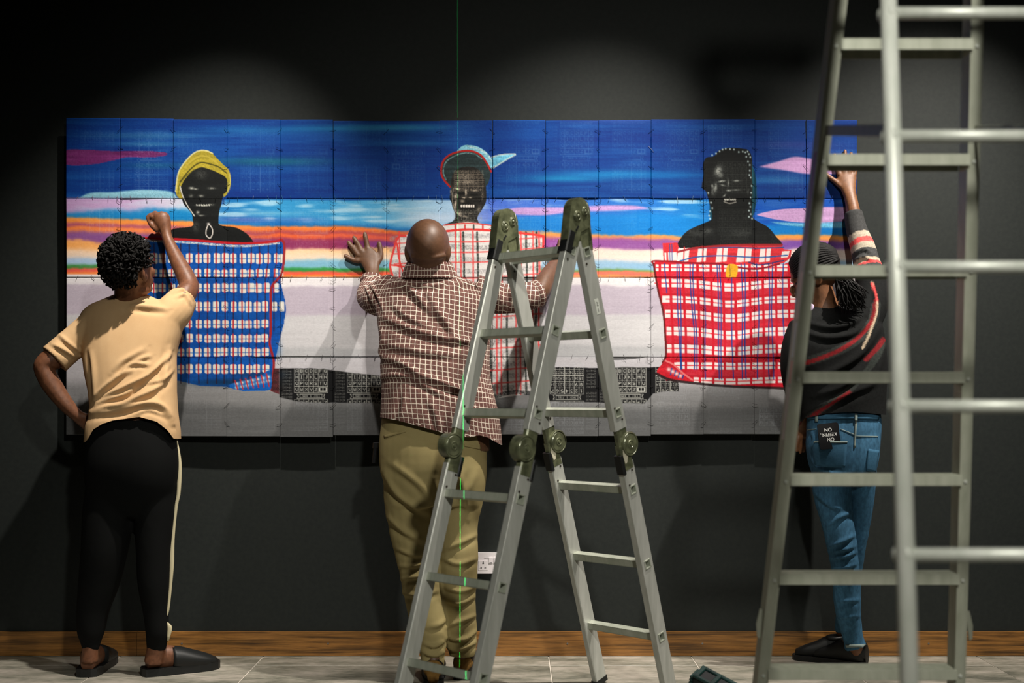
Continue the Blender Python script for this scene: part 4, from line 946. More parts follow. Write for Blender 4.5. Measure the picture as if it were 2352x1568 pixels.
for px, py, d, w2_ in ((1744, 1432, 3.36, -1), (2214, 1437, 3.36, 1)):
    c = P(px, py, d); m = MB(); m.prism([c + Vector((a * w2_, -0.03, b_)) for a, b_ in ((-.004, .045), (.004, .048), (.014, .005), (.012, -.03), (.004, -.035), (.0, .0))], (0, 0.006, 0)); m.build('locking_tab', m_sa, step)
fl = lambda z, a=0: Vector((xl(z) - 0.0142, fd(z) - 0.010 + a, z))
for z0, z1, col in ((1.50, 1.72, (150, 58, 66)), (1.30, 1.42, (226, 205, 190)), (1.20, 1.29, (200, 214, 220)), (1.13, 1.19, (226, 150, 130)), (0.98, 1.12, (226, 214, 212))):
    m = MB(); m.obox((fl(z0) + fl(z1)) / 2, Vector((0.0005, 0, 0)), Vector((0, 0.015, 0)), (fl(z1) - fl(z0)) / 2); m.build('sticker', new_mat('sticker', rgb(*col), 0.5), step)

# ------------------------------------------------------------------ green plastic tool tilted up from the floor
a, b_ = P(1609, 1533, 4.15), P(1722, 1592, 4.05)
u = (b_ - a).normalized(); s_ = P(1597, 1562, 4.10) - P(1625, 1537, 4.16); s_ = (s_ - u * s_.dot(u)).normalized(); n_ = u.cross(s_).normalized()
if n_.y > 0: n_ = -n_
L_ = (a.z - 0.03) / -u.z; W_ = 0.036; T_ = 0.028
case = tag(empty('hand_tool', (a.x + u.x * L_, a.y + u.y * L_, 0)), 'dark green ribbed plastic tool propped on the floor beside the stepladder foot', 'tool')
m_case = noisy('dark_green_plastic', rgb(12, 44, 42), rgb(22, 66, 60), 40, 0.42, 0, 0.5, 0.05, 0.001)
m_case2 = new_mat('black_green_plastic', rgb(10, 20, 22), 0.5)
o3 = a + s_ * W_ * .5 - n_ * T_
m = MB(); m.rbox(o3 + u * L_ / 2, s_ * (W_ - .003), n_ * (T_ - .004), u * (L_ / 2), 0.010); m.build('body', m_case2, case)
for q in (-1, 1):
    m = MB(); m.rbox(o3 + u * L_ / 2 + s_ * (q * (W_ - .006)) + n_ * (T_ - .004), s_ * 0.008, n_ * 0.006, u * (L_ / 2), 0.003); m.build('edge_rail', m_case, case)
k = 0.010
while k < L_:
    m = MB(); m.rbox(o3 + u * k + n_ * (T_ - .003), u * 0.009, n_ * 0.006, s_ * (W_ - .004), 0.003); m.build('rib', m_case, case); k += 0.062
for k in range(4):
    m = MB(); m.rbox(o3 - u * 0.003 + n_ * (-.018 + k * .012) + s_ * (W_ * .35), n_ * 0.0036, u * 0.006, s_ * (W_ * .72), 0.0015); m.build('end_rib', m_case, case)
c = o3 + u * 0.09; m = MB(); m.obox((c.x, c.y, (c.z - T_) / 2), (0.012, 0, 0), (0, 0.012, 0), (0, 0, (c.z - T_) / 2)); m.build('stand', m_case2, case)
# ------------------------------------------------------------------ people
from mathutils.bvhtree import BVHTree
def skin(name, c1, c2, rough=0.5, spec=0.4):
    m = noisy(name, c1, c2, 70, rough, 0, spec, 0.08, 0.001); return m
def cloth(name, c1, c2, scale=40, rough=0.85, bs=0.25, weave=True):
    m = new_mat(name, c1, rough, 0, 0.15); v = mapping(m)
    n = noise(m, v, scale * .25, 6, .6); n2 = noise(m, v, 420, 2)
    L(m, mixc(m, 0.25, ramp(m, n, [(0.3, c1), (0.7, c2)]), ramp(m, n2, [(0.3, c1), (0.7, c2)])), bsdf(m).inputs['Base Color'])
    bump(m, n, bs, 0.006); return m
def head(mb, c, f, up, s=1.0, wide=1.0, ears=.077):
    f = Vector(f).normalized(); u = Vector(up); u = (u - f * u.dot(f)).normalized(); r = f.cross(u)
    E = lambda o, a, b, d: mb.ell(c + (r * o[0] + f * o[1] + u * o[2]) * s, r * (a * s * wide), f * (b * s), u * (d * s), 44, 28)
    E((0, -0.006, 0), .076, .098, .090); E((0, .034, -.050), .058, .056, .080); E((0, .070, -.112), .024, .020, .018); E((0, .030, -.105), .050, .045, .030)
    E((0, .100, -.045), .012, .016, .024); E((0, .104, -.060), .018, .013, .010); E((0, .084, -.004), .046, .014, .012)
    E((0, .090, -.080), .025, .012, .008); E((0, .087, -.092), .022, .012, .008)
    for q in (-1, 1):
        E((q * .040, .066, -.042), .018, .020, .020)
        if ears:
            E((q * (ears * wide), -.004, -.035), .008, .019, .031); E((q * ((ears + .006) * wide), -.012, -.028), .006, .012, .024)
    return f, u, r
def fingers(mb, lst, r0=0.0092, r1=0.0074):
    for pts in lst:
        k = len(pts); mb.limb([(p, r0 + (r1 - r0) * i / (k - 1)) for i, p in enumerate(pts)], 10, 3)
        mb.ell(pts[-1], (r1, 0, 0), (0, r1, 0), (0, 0, r1 * 1.1), 10, 6)
def foot(mb, heel, direc, ln=0.255, wd=0.045, z0=0.018, hs=1.0):
    d = Vector(direc); d.z = 0; d.normalize(); s_ = Vector((-d.y, d.x, 0)); z = Vector((0, 0, 1))
    h = Vector(heel); h.z = 0
    rows = [(-.028, .020, .030, .034), (0.0, .030, .042, .040), (.06, .031, .044, .045), (.12, .036, .034, .036), (.18, .043, .024, .026), (.225, .040, .018, .018), (.240, .026, .014, .012)]
    mb.loft([(h + d * (a * ln / .255) + z * (z0 + b * hs), s_ * (w_ * wd / .045), z * (c * hs)) for a, w_, b, c in rows], 20, 3)
def decal(name, src, pts, nx, ny, off, mat, parent, thick=0.0015):
    """a cloth patch laid on the garment: pts = px corners (tl, tr, br, bl)"""
    me = src.data; bvh = BVHTree.FromPolygons([v.co for v in me.vertices], [p.vertices[:] for p in me.polygons])
    o = Vector((0, 0, H)); tl_, tr_, br_, bl_ = [np.array(p, float) for p in pts]; V = []; last = None
    for j in range(ny + 1):
        for i in range(nx + 1):
            a, b = i / nx, j / ny; q = (tl_ * (1 - a) + tr_ * a) * (1 - b) + (bl_ * (1 - a) + br_ * a) * b
            hit, n, _, _ = bvh.ray_cast(o, (P(q[0], q[1], 1.0) - o).normalized())
            if hit is None: hit, n = (last if last is not None else P(q[0], q[1], 4.7)), Vector((0, -1, 0))
            last = hit; V.append(hit + n * off)
    k = nx + 1; Fc = [(j * k + i, (j + 1) * k + i, (j + 1) * k + i + 1, j * k + i + 1) for j in range(ny) for i in range(nx)]
    ob = mesh_obj(name, V, Fc, mat, None, True); sd = ob.modifiers.new('s', 'SOLIDIFY'); sd.thickness = thick; sd.offset = 1
    return keep(ob, parent)
# ================================================================== man with a raised fist, beige T-shirt
man1 = tag(empty('person', (-1.55, 4.75, 0)), 'person in beige T-shirt and black trousers, one hand on hip, fist raised to painting', 'person')
m_skin1 = skin('brown_skin', rgb(96, 60, 40), rgb(118, 76, 52))
D1 = 4.68
LEAN1 = lambda y: float(np.interp(y, [660, 740, 960, 1030], [.095, .08, -.01, -.01]))
T1 = [(x, y, w_, D1 + LEAN1(y), hd) for x, y, w_, hd in [(302, 674, 34, .055), (300, 688, 64, .075), (302, 704, 98, .092), (303, 728, 117, .108), (300, 765, 114, .118), (297, 810, 106, .122), (300, 855, 104, .122), (305, 900, 100, .12), (308, 940, 99, .122), (306, 965, 103, .126), (305, 990, 107, .130), (305, 1030, 108, .132)]]
LA1 = [(P(224, 740, D1 + .07), .060, .075), (P(172, 784, D1 + .04), .062, .066), (P(124, 826, D1), .066, .062)]
RA1 = [(P(372, 742, D1 + .07), .075, .08), (P(402, 712, D1 + .10), .070, .07), (P(422, 684, D1 + .14), .058, .058)]
b = MB(); b.loft(torso(T1), 36, 4, 2.4); b.limb(LA1); b.limb(RA1)
m_tee = cloth('beige_jersey', rgb(192, 156, 114), rgb(204, 170, 128), 30, 0.9, 0.12)
tee = fuse('t_shirt', b, 0.0055, 5, m_tee, man1)
wrinkle(tee, 0.0022, 16, (1, 1, .7), 5)
folds(tee, [([(217, 918), (228, 902), (256, 877), (280, 859), (303, 848)], .007, 6), ([(230, 910), (264, 899), (303, 881), (335, 864), (364, 840), (390, 813)], .008, 6), ([(219, 928), (248, 916), (288, 904), (319, 880), (356, 861)], .007, 6),
            ([(209, 944), (240, 934), (280, 929), (311, 915), (351, 896), (390, 862)], .008, 7), ([(205, 953), (232, 947), (280, 940), (319, 928), (359, 928), (383, 944), (398, 972)], .009, 7), ([(257, 857), (280, 832), (311, 813), (332, 800)], .005, 7),
            ([(303, 830), (327, 822), (347, 817)], .004, 5), ([(280, 856), (296, 838), (319, 834), (343, 838)], .005, 5), ([(207, 800), (214, 848), (217, 915)], .004, 6), ([(294, 705), (312, 703), (344, 706), (383, 709)], .006, 6),
            ([(399, 672), (426, 664), (444, 685)], .004, 4), ([(405, 682), (425, 676), (437, 698)], .004, 4), ([(120, 790), (149, 805), (168, 818)], .005, 5), ([(135, 768), (160, 790), (182, 806)], .004, 5), ([(390, 800), (380, 850), (370, 900)], .004, 7), ([(330, 880), (370, 872), (398, 850)], .004, 5), ([(300, 955), (340, 940), (385, 955)], .004, 5)], 2.1)
cut(tee, ([(150, 1030), (197, 1014), (204, 1004), (214, 986), (235, 973), (260, 965), (320, 957), (360, 968), (385, 988), (396, 1003), (399, 1007), (430, 1007)]))
T1b = [(x, y, w_ * .80, d, hd * .78) for x, y, w_, d, hd in T1]
LEGS1 = [[(262, 1090, 60, D1), (250, 1170, 58, D1), (240, 1260, 54, D1), (226, 1340, 46, D1 + .01), (213, 1400, 36, D1 + .01), (208, 1450, 30, D1 + .01), (208, 1475, 22, D1 + .01), (208, 1492, 19, D1 + .01)],
         [(352, 1090, 57, D1), (356, 1170, 49, D1), (354, 1260, 42, D1), (354, 1340, 37, D1), (357, 1400, 30, D1), (361, 1450, 28, D1), (360, 1475, 25, D1 + .01), (359, 1494, 22, D1 + .01)]]
H1 = P(297, 608, D1 - .01)
b = MB(); f1, u1, r1 = head(b, H1, (.48, .82, .30), (-.08, -.30, 1), 0.98, 1.0)
b.limb([(P(300, 715, D1 + .07), .066, .062), (P(298, 682, D1 + .06), .060, .058), (P(297, 640, D1 + .01), .056, .058)])
b.loft(torso(T1b[1:]), 28, 3)
b.limb([(P(238, 752, D1 + .07), .045), (P(172, 786, D1 + .04), .045), (P(118, 826, D1), .046), (P(101, 842, D1 - .01), .040, .042), (P(110, 868, D1 - .01), .039), (P(130, 900, D1 - .005), .036), (P(155, 932, D1), .030), (P(178, 955, D1 + .01), .025, .021), (P(200, 968, D1 + .03), .034, .018), (P(222, 985, D1 + .07), .038, .016)])
b.limb([(P(370, 740, D1 + .07), .05), (P(405, 705, D1 + .10), .048), (P(428, 672, D1 + .14), .043), (P(434, 655, D1 + .17), .039), (P(424, 630, D1 + .19), .0365), (P(407, 597, D1 + .215), .031), (P(392, 565, D1 + .235), .0245), (P(384, 545, D1 + .245), .0215), (P(380, 530, D1 + .25), .024, .02), (P(374, 512, D1 + .252), .034, .024), (P(370, 498, D1 + .255), .034, .025), (P(369, 491, D1 + .26), .026, .02)])
KD = D1 + .252
fingers(b, [[P(352, 500, KD - .012), P(345, 494, KD + .006), P(347, 507, KD + .024), P(356, 514, KD + .02)], [P(360, 496, KD - .014), P(356, 489, KD + .012), P(356, 504, KD + .034), P(363, 512, KD + .028)],
            [P(372, 496, KD - .012), P(371, 490, KD + .016), P(369, 505, KD + .038), P(373, 513, KD + .03)], [P(382, 502, KD - .008), P(383, 497, KD + .018), P(380, 509, KD + .036), P(380, 516, KD + .028)]], .0115, .0098)
fingers(b, [[P(364, 530, KD), P(354, 523, KD - .006), P(345, 512, KD - .004), P(340, 499, KD + .002)]], .0125, .0100)
for k, sg in ((0, 0), (1, 0)): b.limb([(p, ra * .74, rb * .74) for p, ra, rb in leg(LEGS1[k])])
b.limb([(P(208, 1480, D1 + .01), .031), (P(206, 1518, D1 + .015), .034)]); b.limb([(P(359, 1480, D1 + .01), .034), (P(352, 1522, D1 + .015), .036)])
foot(b, P(205, 1548, 4.71), (-.05, 1, 0), .245, .056, .022); foot(b, P(352, 1545, 4.72), (.86, .5, 0), .245, .056, .022)
body1 = fuse('body', b, 0.005, 2, m_skin1, man1)
m_trk = new_mat('black_jersey', rgb(13, 14, 14), 0.8, 0, 0.12)
b = MB(); b.loft(torso([(303, 962, 96, D1, .112), (304, 1010, 103, D1, .125), (305, 1060, 107, D1, .132), (304, 1110, 106, D1, .122), (303, 1150, 96, D1, .095), (303, 1185, 78, D1, .06)]), 32, 3)
for q in LEGS1: b.limb(leg(q, 1.0, .92))
trk = fuse('trousers', b, 0.008, 9, m_trk, man1); wrinkle(trk, .003, 14, (1, 1, .8), 9)
m_tape = new_mat('cream_side_tape', rgb(196, 186, 152), 0.8)
edge = [(405, 1008, 3), (411, 1050, 6), (412, 1085, 7), (410, 1135, 6), (405, 1160, 5), (399, 1215, 5), (396, 1250, 6), (394, 1280, 8), (394, 1300, 7), (391, 1350, 5), (386, 1400, 4), (381, 1418, 4), (384, 1430, 4), (389, 1442, 9), (386, 1470, 3)]
b = MB(); b.limb([(P(x, y, D1 - .005), w_ / F * D1 * .75, .006) for x, y, w_ in edge], 10, 3); b.build('side_stripe', m_tape, trk, True)
m_clog = new_mat('black_foam', rgb(18, 20, 20), 0.5, 0, 0.4)
def clog(heel, d, ln=.285):
    d = Vector(d).normalized(); s_ = Vector((-d.y, d.x, 0)); z = Vector((0, 0, 1)); h = Vector(heel); h.z = 0
    out = [(-.046, .020), (-.036, .040), (.02, .050), (.10, .050), (.17, .056), (.22, .052), (.25, .036), (.264, .014)]
    ring = [h + d * a + s_ * w_ for a, w_ in out] + [h + d * a - s_ * w_ for a, w_ in out[::-1]]
    sh = MB(); sh.prism([p + z * .001 for p in ring], z * .030); so_ = sh.build('sandal', m_clog, man1)
    up = MB(); up.loft([(h + d * .07 + z * .060, s_ * .056, z * .046), (h + d * .11 + z * .055, s_ * .058, z * .044), (h + d * .16 + z * .046, s_ * .060, z * .036), (h + d * .21 + z * .038, s_ * .054, z * .026), (h + d * .25 + z * .030, s_ * .036, z * .014)], 22, 3); up.build('sandal_upper', m_clog, so_, True)
clog(P(205, 1548, 4.715), (-.05, 1, 0)); clog(P(352, 1545, 4.72), (.86, .5, 0))
m_hair = new_mat('black_hair', rgb(15, 13, 12), 0.75, 0, 0.2)
rh = np.random.RandomState(5); b = MB()
hc = H1 - f1 * .012 + u1 * .012
b.ell(hc, r1 * .075, f1 * .090, u1 * .090, 28, 18)
for k in range(2200):
    d = rh.normal(size=3); d /= np.linalg.norm(d)
    if d[1] > .50 and d[2] < .45: continue
    if d[2] < (-.80 if d[1] < -.25 else -.45): continue
    if abs(d[0]) > .75 and d[2] < -.15 and d[1] > -.3: continue
    dv = r1 * d[0] + f1 * d[1] + u1 * d[2]; p = hc + r1 * (d[0] * .072) + f1 * (d[1] * .087) + u1 * (d[2] * .087)
    tg = Vector(rh.normal(size=3)) ; tg = (tg - dv * tg.dot(dv)).normalized(); ln = rh.uniform(.010, .038)
    b.tube([p, p + dv * ln * .45 + tg * ln * .30, p + dv * ln * .85 + tg * ln * .25, p + dv * ln * .95 - tg * ln * .1], [.0052, .005, .004, .0018], 5)
b.build('hair', m_hair, man1, True)
m_eye = new_mat('dark_eye', rgb(52, 40, 34), 0.2); 
def eyes(c, f, u, r, s, parent):
    for q in (-1, 1):
        b = MB(); b.ell(c + (r * (q * .031) + f * .076 - u * .024) * s, r * .011, f * .010, u * .006, 12, 8); b.ell(c + (r * (q * .031) + f * .0838 - u * .024) * s, r * .005, f * .0028, u * .004, 10, 6); b.build('eye', m_eye, parent, True)
eyes(H1, f1, u1, r1, 0.98, man1)

# ================================================================== bald man in checked shirt and khaki trousers
man2 = tag(empty('person', (-0.33, 4.62, 0)), 'bald person in red-brown checked shirt and khaki trousers, pressing both palms to the painting', 'person')
m_skin2 = skin('deep_brown_skin', rgb(84, 57, 38), rgb(98, 67, 46), 0.5, 0.5)
D2 = 4.66
LEAN2 = lambda y: float(np.interp(y, [596, 660, 780, 950, 1035], [.05, .065, .02, -.05, -.05]))
T2 = [(x, y, w_, D2 + LEAN2(y), hd) for x, y, w_, hd in [(986, 596, 44, .060), (987, 612, 50, .066), (988, 630, 58, .072), (989, 643, 80, .085), (990, 658, 112, .10), (991, 682, 128, .118), (993, 720, 130, .135), (997, 780, 127, .15), (1001, 850, 126, .158), (1005, 900, 127, .160), (1008, 950, 136, .165), (1011, 1000, 140, .168), (1013, 1035, 140, .168)]]
LS2 = [P(905, 670, D2 + .06), P(866, 688, D2 + .12), P(852, 680, D2 + .20), P(855, 652, D2 + .265), P(857, 640, D2 + .275)]
RS2 = [P(1090, 670, D2 + .06), P(1150, 684, D2 + .07), P(1200, 684, D2 + .10), P(1238, 673, D2 + .13)]
b = MB(); b.loft(torso(T2), 40, 4, 2.4)
b.limb([(p, q, q) for p, q in zip(LS2, (.078, .072, .060, .048, .045))]); b.limb([(p, q, q) for p, q in zip(RS2, (.075, .064, .060, .050))])
m_chk = new_mat('checked_cotton', rough=0.85, spec=0.15)
au, av = N(m_chk, 'ShaderNodeAttribute', attribute_name='cu'), N(m_chk, 'ShaderNodeAttribute', attribute_name='cv')
nz = noise(m_chk, mapping(m_chk), 9, 3)
def stripes(src, per, width, off=0.0):
    a = N(m_chk, 'ShaderNodeMath', operation='MULTIPLY_ADD'); L(m_chk, nz, a.inputs[0]); a.inputs[1].default_value = 0.012; L(m_chk, src, a.inputs[2])
    d = N(m_chk, 'ShaderNodeMath', operation='MULTIPLY_ADD'); d.inputs[1].default_value = 1 / per; d.inputs[2].default_value = 50.0 + off; L(m_chk, a.outputs[0], d.inputs[0])
    fr = N(m_chk, 'ShaderNodeMath', operation='FRACT'); L(m_chk, d.outputs[0], fr.inputs[0])
    lt = N(m_chk, 'ShaderNodeMath', operation='LESS_THAN'); L(m_chk, fr.outputs[0], lt.inputs[0]); lt.inputs[1].default_value = width; return lt.outputs[0]
w1, w2_ = stripes(au.outputs['Fac'], .0182, .11), stripes(av.outputs['Fac'], .0186, .11)
p1, p2 = stripes(au.outputs['Fac'], .0182 / 4, .35), stripes(av.outputs['Fac'], .0186 / 4, .35)
mx = N(m_chk, 'ShaderNodeMath', operation='MAXIMUM'); L(m_chk, w1, mx.inputs[0]); L(m_chk, w2_, mx.inputs[1])
pm = N(m_chk, 'ShaderNodeMath', operation='ADD'); L(m_chk, p1, pm.inputs[0]); L(m_chk, p2, pm.inputs[1])
ph = N(m_chk, 'ShaderNodeMath', operation='MULTIPLY'); L(m_chk, pm.outputs[0], ph.inputs[0]); ph.inputs[1].default_value = .3
base = mixc(m_chk, ph.outputs[0], rgb(82, 54, 50), rgb(150, 110, 100))
L(m_chk, mixc(m_chk, mx.outputs[0], base, rgb(226, 212, 196)), bsdf(m_chk).inputs['Base Color'])
bump(m_chk, noise(m_chk, mapping(m_chk), 22, 5), .18, .006)
shirt = fuse('checked_shirt', b, 0.006, 4, m_chk, man2)
def path_uv(v, path):
    pts = [np.array(p) for p in path]; best = np.full(len(v), 1e9); run = np.zeros(len(v)); ang = np.zeros(len(v)); acc = 0
    for a, c in zip(pts[:-1], pts[1:]):
        d = c - a; l = np.linalg.norm(d); d = d / l; t = np.clip((v - a) @ d, 0, l); q = v - (a + t[:, None] * d); ds = np.linalg.norm(q, axis=1)
        e1 = np.cross(d, [0, 1, .2]); e1 /= np.linalg.norm(e1); e2 = np.cross(d, e1); m_ = ds < best
        best[m_] = ds[m_]; run[m_] = (acc + t)[m_]; ang[m_] = np.arctan2(q @ e2, q @ e1)[m_]; acc += l
    return best, run, ang
v = get_v(shirt.data); px, py = proj(v)
hw = np.interp(py, [q[1] for q in T2], [q[2] for q in T2]) / F * v[:, 1]; xc = (np.interp(py, [q[1] for q in T2], [q[0] for q in T2]) - CX) / F * v[:, 1]
cu = np.arcsin(np.clip((v[:, 0] - xc) / hw, -1, 1)) * hw * .85 + .012 * np.sin(v[:, 2] * 7); cv = v[:, 2] + .018 * np.sin(v[:, 0] * 7 + 1) + .05 * v[:, 0]
for sg in (-1, 1):
    e_ = xc + sg * hw * .97; out = (sg * (v[:, 0] - e_) > 0) & (py < 745)
    cu = np.where(out, sg * math.asin(.97) * hw * .85 + .012 * np.sin(v[:, 2] * 7) + (v[:, 0] - e_) * (1.0 if sg > 0 else 1.4) + (0 if sg > 0 else -1) * (v[:, 1] - D2) * .6, cu)
tst = (py < 640) & (np.abs(px - 988) < 62); cv = np.where(tst, v[:, 2] * .98 + .006, cv)
set_attr(shirt, 'cu', cu); set_attr(shirt, 'cv', cv)
wrinkle(shirt, .0035, 15, (1, 1, 1.2), 3)
folds(shirt, [([(872, 727), (900, 738), (943, 755), (1017, 776), (1077, 785), (1110, 790)], .009, 8), ([(880, 818), (928, 838), (966, 862), (1017, 880), (1056, 895), (1100, 905)], .010, 8), ([(868, 868), (901, 862), (942, 865), (981, 886), (1030, 915)], .007, 7), ([(975, 657), (996, 698), (1032, 749), (1050, 790)], .007, 9),
              ([(868, 645), (928, 654), (975, 698), (1017, 743)], .008, 9), ([(871, 737), (879, 779), (873, 809), (888, 830)], .006, 6), ([(940, 640), (960, 655), (1000, 656), (1035, 645)], .006, 5), ([(1040, 660), (1070, 650), (1100, 655)], .006, 6), ([(880, 790), (930, 800), (990, 812), (1060, 815)], .005, 8), ([(900, 700), (940, 730), (1000, 760)], .005, 7),
              ([(1140, 650), (1150, 690), (1140, 720)], .005, 5), ([(1165, 655), (1178, 690), (1165, 715)], .005, 5), ([(1195, 660), (1205, 690), (1195, 710)], .005, 5), ([(838, 655), (850, 680), (860, 710)], .005, 4), ([(848, 650), (868, 680), (880, 715)], .005, 4), ([(985, 920), (1000, 950), (1010, 990)], .004, 7), ([(930, 900), (925, 940), (915, 965)], .004, 7), ([(1075, 900), (1085, 950), (1080, 1000)], .005, 7)])
cut(shirt, ([(840, 953), (868, 957), (913, 965), (972, 981), (1032, 998), (1077, 1004), (1100, 999), (1120, 1004), (1150, 1021), (1180, 1022)]))
b = MB()
for path, rr in ((LS2[-2:], .0500), (RS2[-2:], .0545)):
    a, c = path; d = (c - a).normalized(); b2 = MB(); b2.limb([(c - d * .026, rr, rr), (c - d * .008, rr * 1.03, rr * 1.03), (c + d * .004, rr * .96, rr * .96)], 20, 2)
    cf = b2.build('rolled_cuff', m_chk, shirt, True); vv = get_v(cf.data); ds, run, ang = path_uv(vv, path); set_attr(cf, 'cu', ang * .055); set_attr(cf, 'cv', run)
b = MB(); b.loft(torso([(987, 642, 68, D2 + .045, .092), (987, 632, 64, D2 + .042, .088), (986, 615, 57, D2 + .036, .082), (986, 602, 51, D2 + .034, .076), (986, 597, 47, D2 + .034, .070)]), 36, 4)
col_o = b.build('collar', m_chk, shirt, True); vv = get_v(col_o.data); set_attr(col_o, 'cu', np.arctan2(vv[:, 0] - P(986, 620, D2).x, -(vv[:, 1] - D2 - .01)) * .09); set_attr(col_o, 'cv', vv[:, 2] * .9)
T2b = [(x, y, w_ * .8, d, hd * .8) for x, y, w_, d, hd in T2]
LEGS2 = [[(940, 1090, 64, D2 - .05), (943, 1150, 60, D2 - .05), (948, 1210, 54, D2 - .05), (962, 1290, 50, D2 - .05), (975, 1370, 47, D2 - .06), (983, 1425, 43, D2 - .07), (992, 1470, 36, D2 - .08), (995, 1505, 29, D2 - .09), (995, 1530, 27, D2 - .09)],
         [(1052, 1090, 64, D2 - .05), (1050, 1150, 58, D2 - .05), (1050, 1210, 49, D2 - .05), (1053, 1290, 45, D2 - .05), (1053, 1370, 41, D2 - .04), (1056, 1425, 39, D2 - .03), (1058, 1465, 37, D2 - .02), (1061, 1492, 33, D2 - .02), (1061, 1506, 30, D2 - .02)]]
H2 = P(983, 562, D2 + .0)
b = MB(); f2, u2, r2 = head(b, H2, (0, 1, -.12), (0, .1, 1), 1.09, 1.02, .070)
b.limb([(P(986, 660, D2 + .05), .085, .07), (P(986, 625, D2 + .035), .077, .068), (P(985, 604, D2 + .02), .075, .072), (P(984, 587, D2 + .008), .078, .080), (P(984, 568, D2), .081, .090)], 24, 4)
b.limb([(P(948, 588, D2 - .045), .012, .020), (P(966, 591, D2 - .064), .014, .022), (P(984, 593, D2 - .068), .013, .022), (P(1003, 590, D2 - .064), .014, .022), (P(1020, 587, D2 - .045), .012, .020)], 16, 4)
b.loft(torso(T2b[3:]), 28, 3)
b.limb([(P(905, 670, D2 + .06), .052), (P(866, 688, D2 + .12), .05), (P(852, 682, D2 + .20), .044), (P(854, 655, D2 + .265), .036), (P(856, 632, D2 + .295), .0285, .026), (P(855, 618, D2 + .31), .031, .021), (P(851, 603, D2 + .32), .038, .017), (P(845, 588, D2 + .327), .041, .014), (P(838, 577, D2 + .33), .034, .011)])
HD = D2 + .334
fingers(b, [[P(826, 600, HD - .006), P(812, 597, HD), P(802, 592, HD), P(794, 588, HD + .003)], [P(825, 588, HD - .006), P(815, 575, HD), P(807, 565, HD), P(801, 557, HD + .003)], [P(833, 581, HD - .006), P(825, 565, HD), P(818, 554, HD), P(813, 546, HD + .003)],
            [P(845, 578, HD - .006), P(843, 560, HD), P(840, 547, HD), P(838, 537, HD + .003)]], .0122, .0102)
fingers(b, [[P(866, 604, HD - .012), P(874, 590, HD - .004), P(874, 574, HD), P(871, 559, HD + .003)]], .0140, .0108)
b.limb([(P(1090, 670, D2 + .06), .052), (P(1150, 684, D2 + .07), .05), (P(1205, 684, D2 + .10), .046), (P(1238, 670, D2 + .13), .041), (P(1252, 645, D2 + .18), .038), (P(1268, 618, D2 + .25), .031), (P(1278, 604, D2 + .295), .027, .024), (P(1286, 592, D2 + .315), .036, .018), (P(1293, 580, D2 + .325), .040, .014), (P(1297, 572, D2 + .33), .034, .011)])
fingers(b, [[P(1284, 582, HD - .006), P(1284, 566, HD), P(1285, 552, HD + .002)], [P(1293, 578, HD - .006), P(1296, 560, HD), P(1298, 545, HD + .002)], [P(1302, 579, HD - .006), P(1308, 563, HD), P(1311, 550, HD + .002)], [P(1309, 586, HD - .006), P(1317, 574, HD), P(1321, 563, HD + .002)], [P(1278, 598, HD - .012), P(1268, 590, HD - .004), P(1264, 580, HD)]], .0105, .0085)
for q in LEGS2: b.limb([(p, ra * .74, rb * .74) for p, ra, rb in leg(q)])
HL2, HR2 = P(995, 1572, 4.545), P(1064, 1560, 4.65)
b.limb([(P(995, 1500, D2 - .09), .034), (HL2 + Vector((0, .01, .075)), .033)]); b.limb([(P(1061, 1490, D2 - .02), .034), (HR2 + Vector((0, .01, .07)), .033)])
foot(b, HL2 + Vector((0, .01, 0)), (-.05, 1, 0), .20, .030, .024, .7); foot(b, HR2 + Vector((0, .01, 0)), (.12, 1, 0), .20, .030, .024, .7)
body2 = fuse('body', b, 0.005, 4, m_skin2, man2)
m_khk = cloth('khaki_twill', rgb(142, 128, 86), rgb(158, 144, 100), 30, 0.85, 0.15)
b = MB(); b.loft(torso([(996, 958, 119, D2 - .04, .140), (996, 1000, 122, D2 - .05, .146), (996, 1060, 123, D2 - .055, .152), (998, 1110, 118, D2 - .05, .146), (997, 1160, 108, D2 - .05, .12)]), 36, 3, 2.3)
for q in LEGS2: b.limb(leg(q, 1.0, .95))
khk = fuse('trousers', b, 0.0065, 3, m_khk, man2); wrinkle(khk, .003, 16, (1, 1, 1.3), 21)
folds(khk, [([(879, 1083), (912, 1133), (952, 1163), (992, 1183)], .008, 8), ([(886, 1183), (932, 1222), (979, 1246)], .007, 8), ([(906, 1256), (952, 1275), (979, 1269), (1000, 1258)], .006, 6), ([(912, 1300), (950, 1300), (985, 1288)], .005, 5), ([(915, 1330), (950, 1326), (1000, 1318)], .005, 5), ([(918, 1360), (960, 1368), (1010, 1355)], .005, 6),
            ([(985, 1441), (1008, 1435), (1024, 1421)], .006, 6), ([(975, 1478), (998, 1484), (1022, 1471)], .007, 5), ([(972, 1498), (998, 1505), (1022, 1496)], .007, 5), ([(1018, 1282), (1052, 1295), (1095, 1282)], .006, 6), ([(1020, 1262), (1050, 1250), (1095, 1228)], .006, 6), ([(1018, 1348), (1058, 1358), (1095, 1345)], .006, 6), ([(1018, 1380), (1060, 1385), (1093, 1368)], .005, 5),
            ([(1022, 1441), (1055, 1428), (1095, 1412)], .006, 5), ([(1024, 1464), (1065, 1468), (1095, 1448)], .008, 5), ([(1024, 1484), (1050, 1492), (1095, 1474)], .008, 5), ([(1000, 1100), (1005, 1150), (1012, 1200)], .006, 8), ([(1040, 1060), (1062, 1120), (1075, 1190)], .005, 9), ([(893, 1060), (960, 1110), (990, 1150)], .005, 8), ([(1095, 1080), (1075, 1120), (1040, 1160)], .004, 9)])
m_khk2 = m_khk
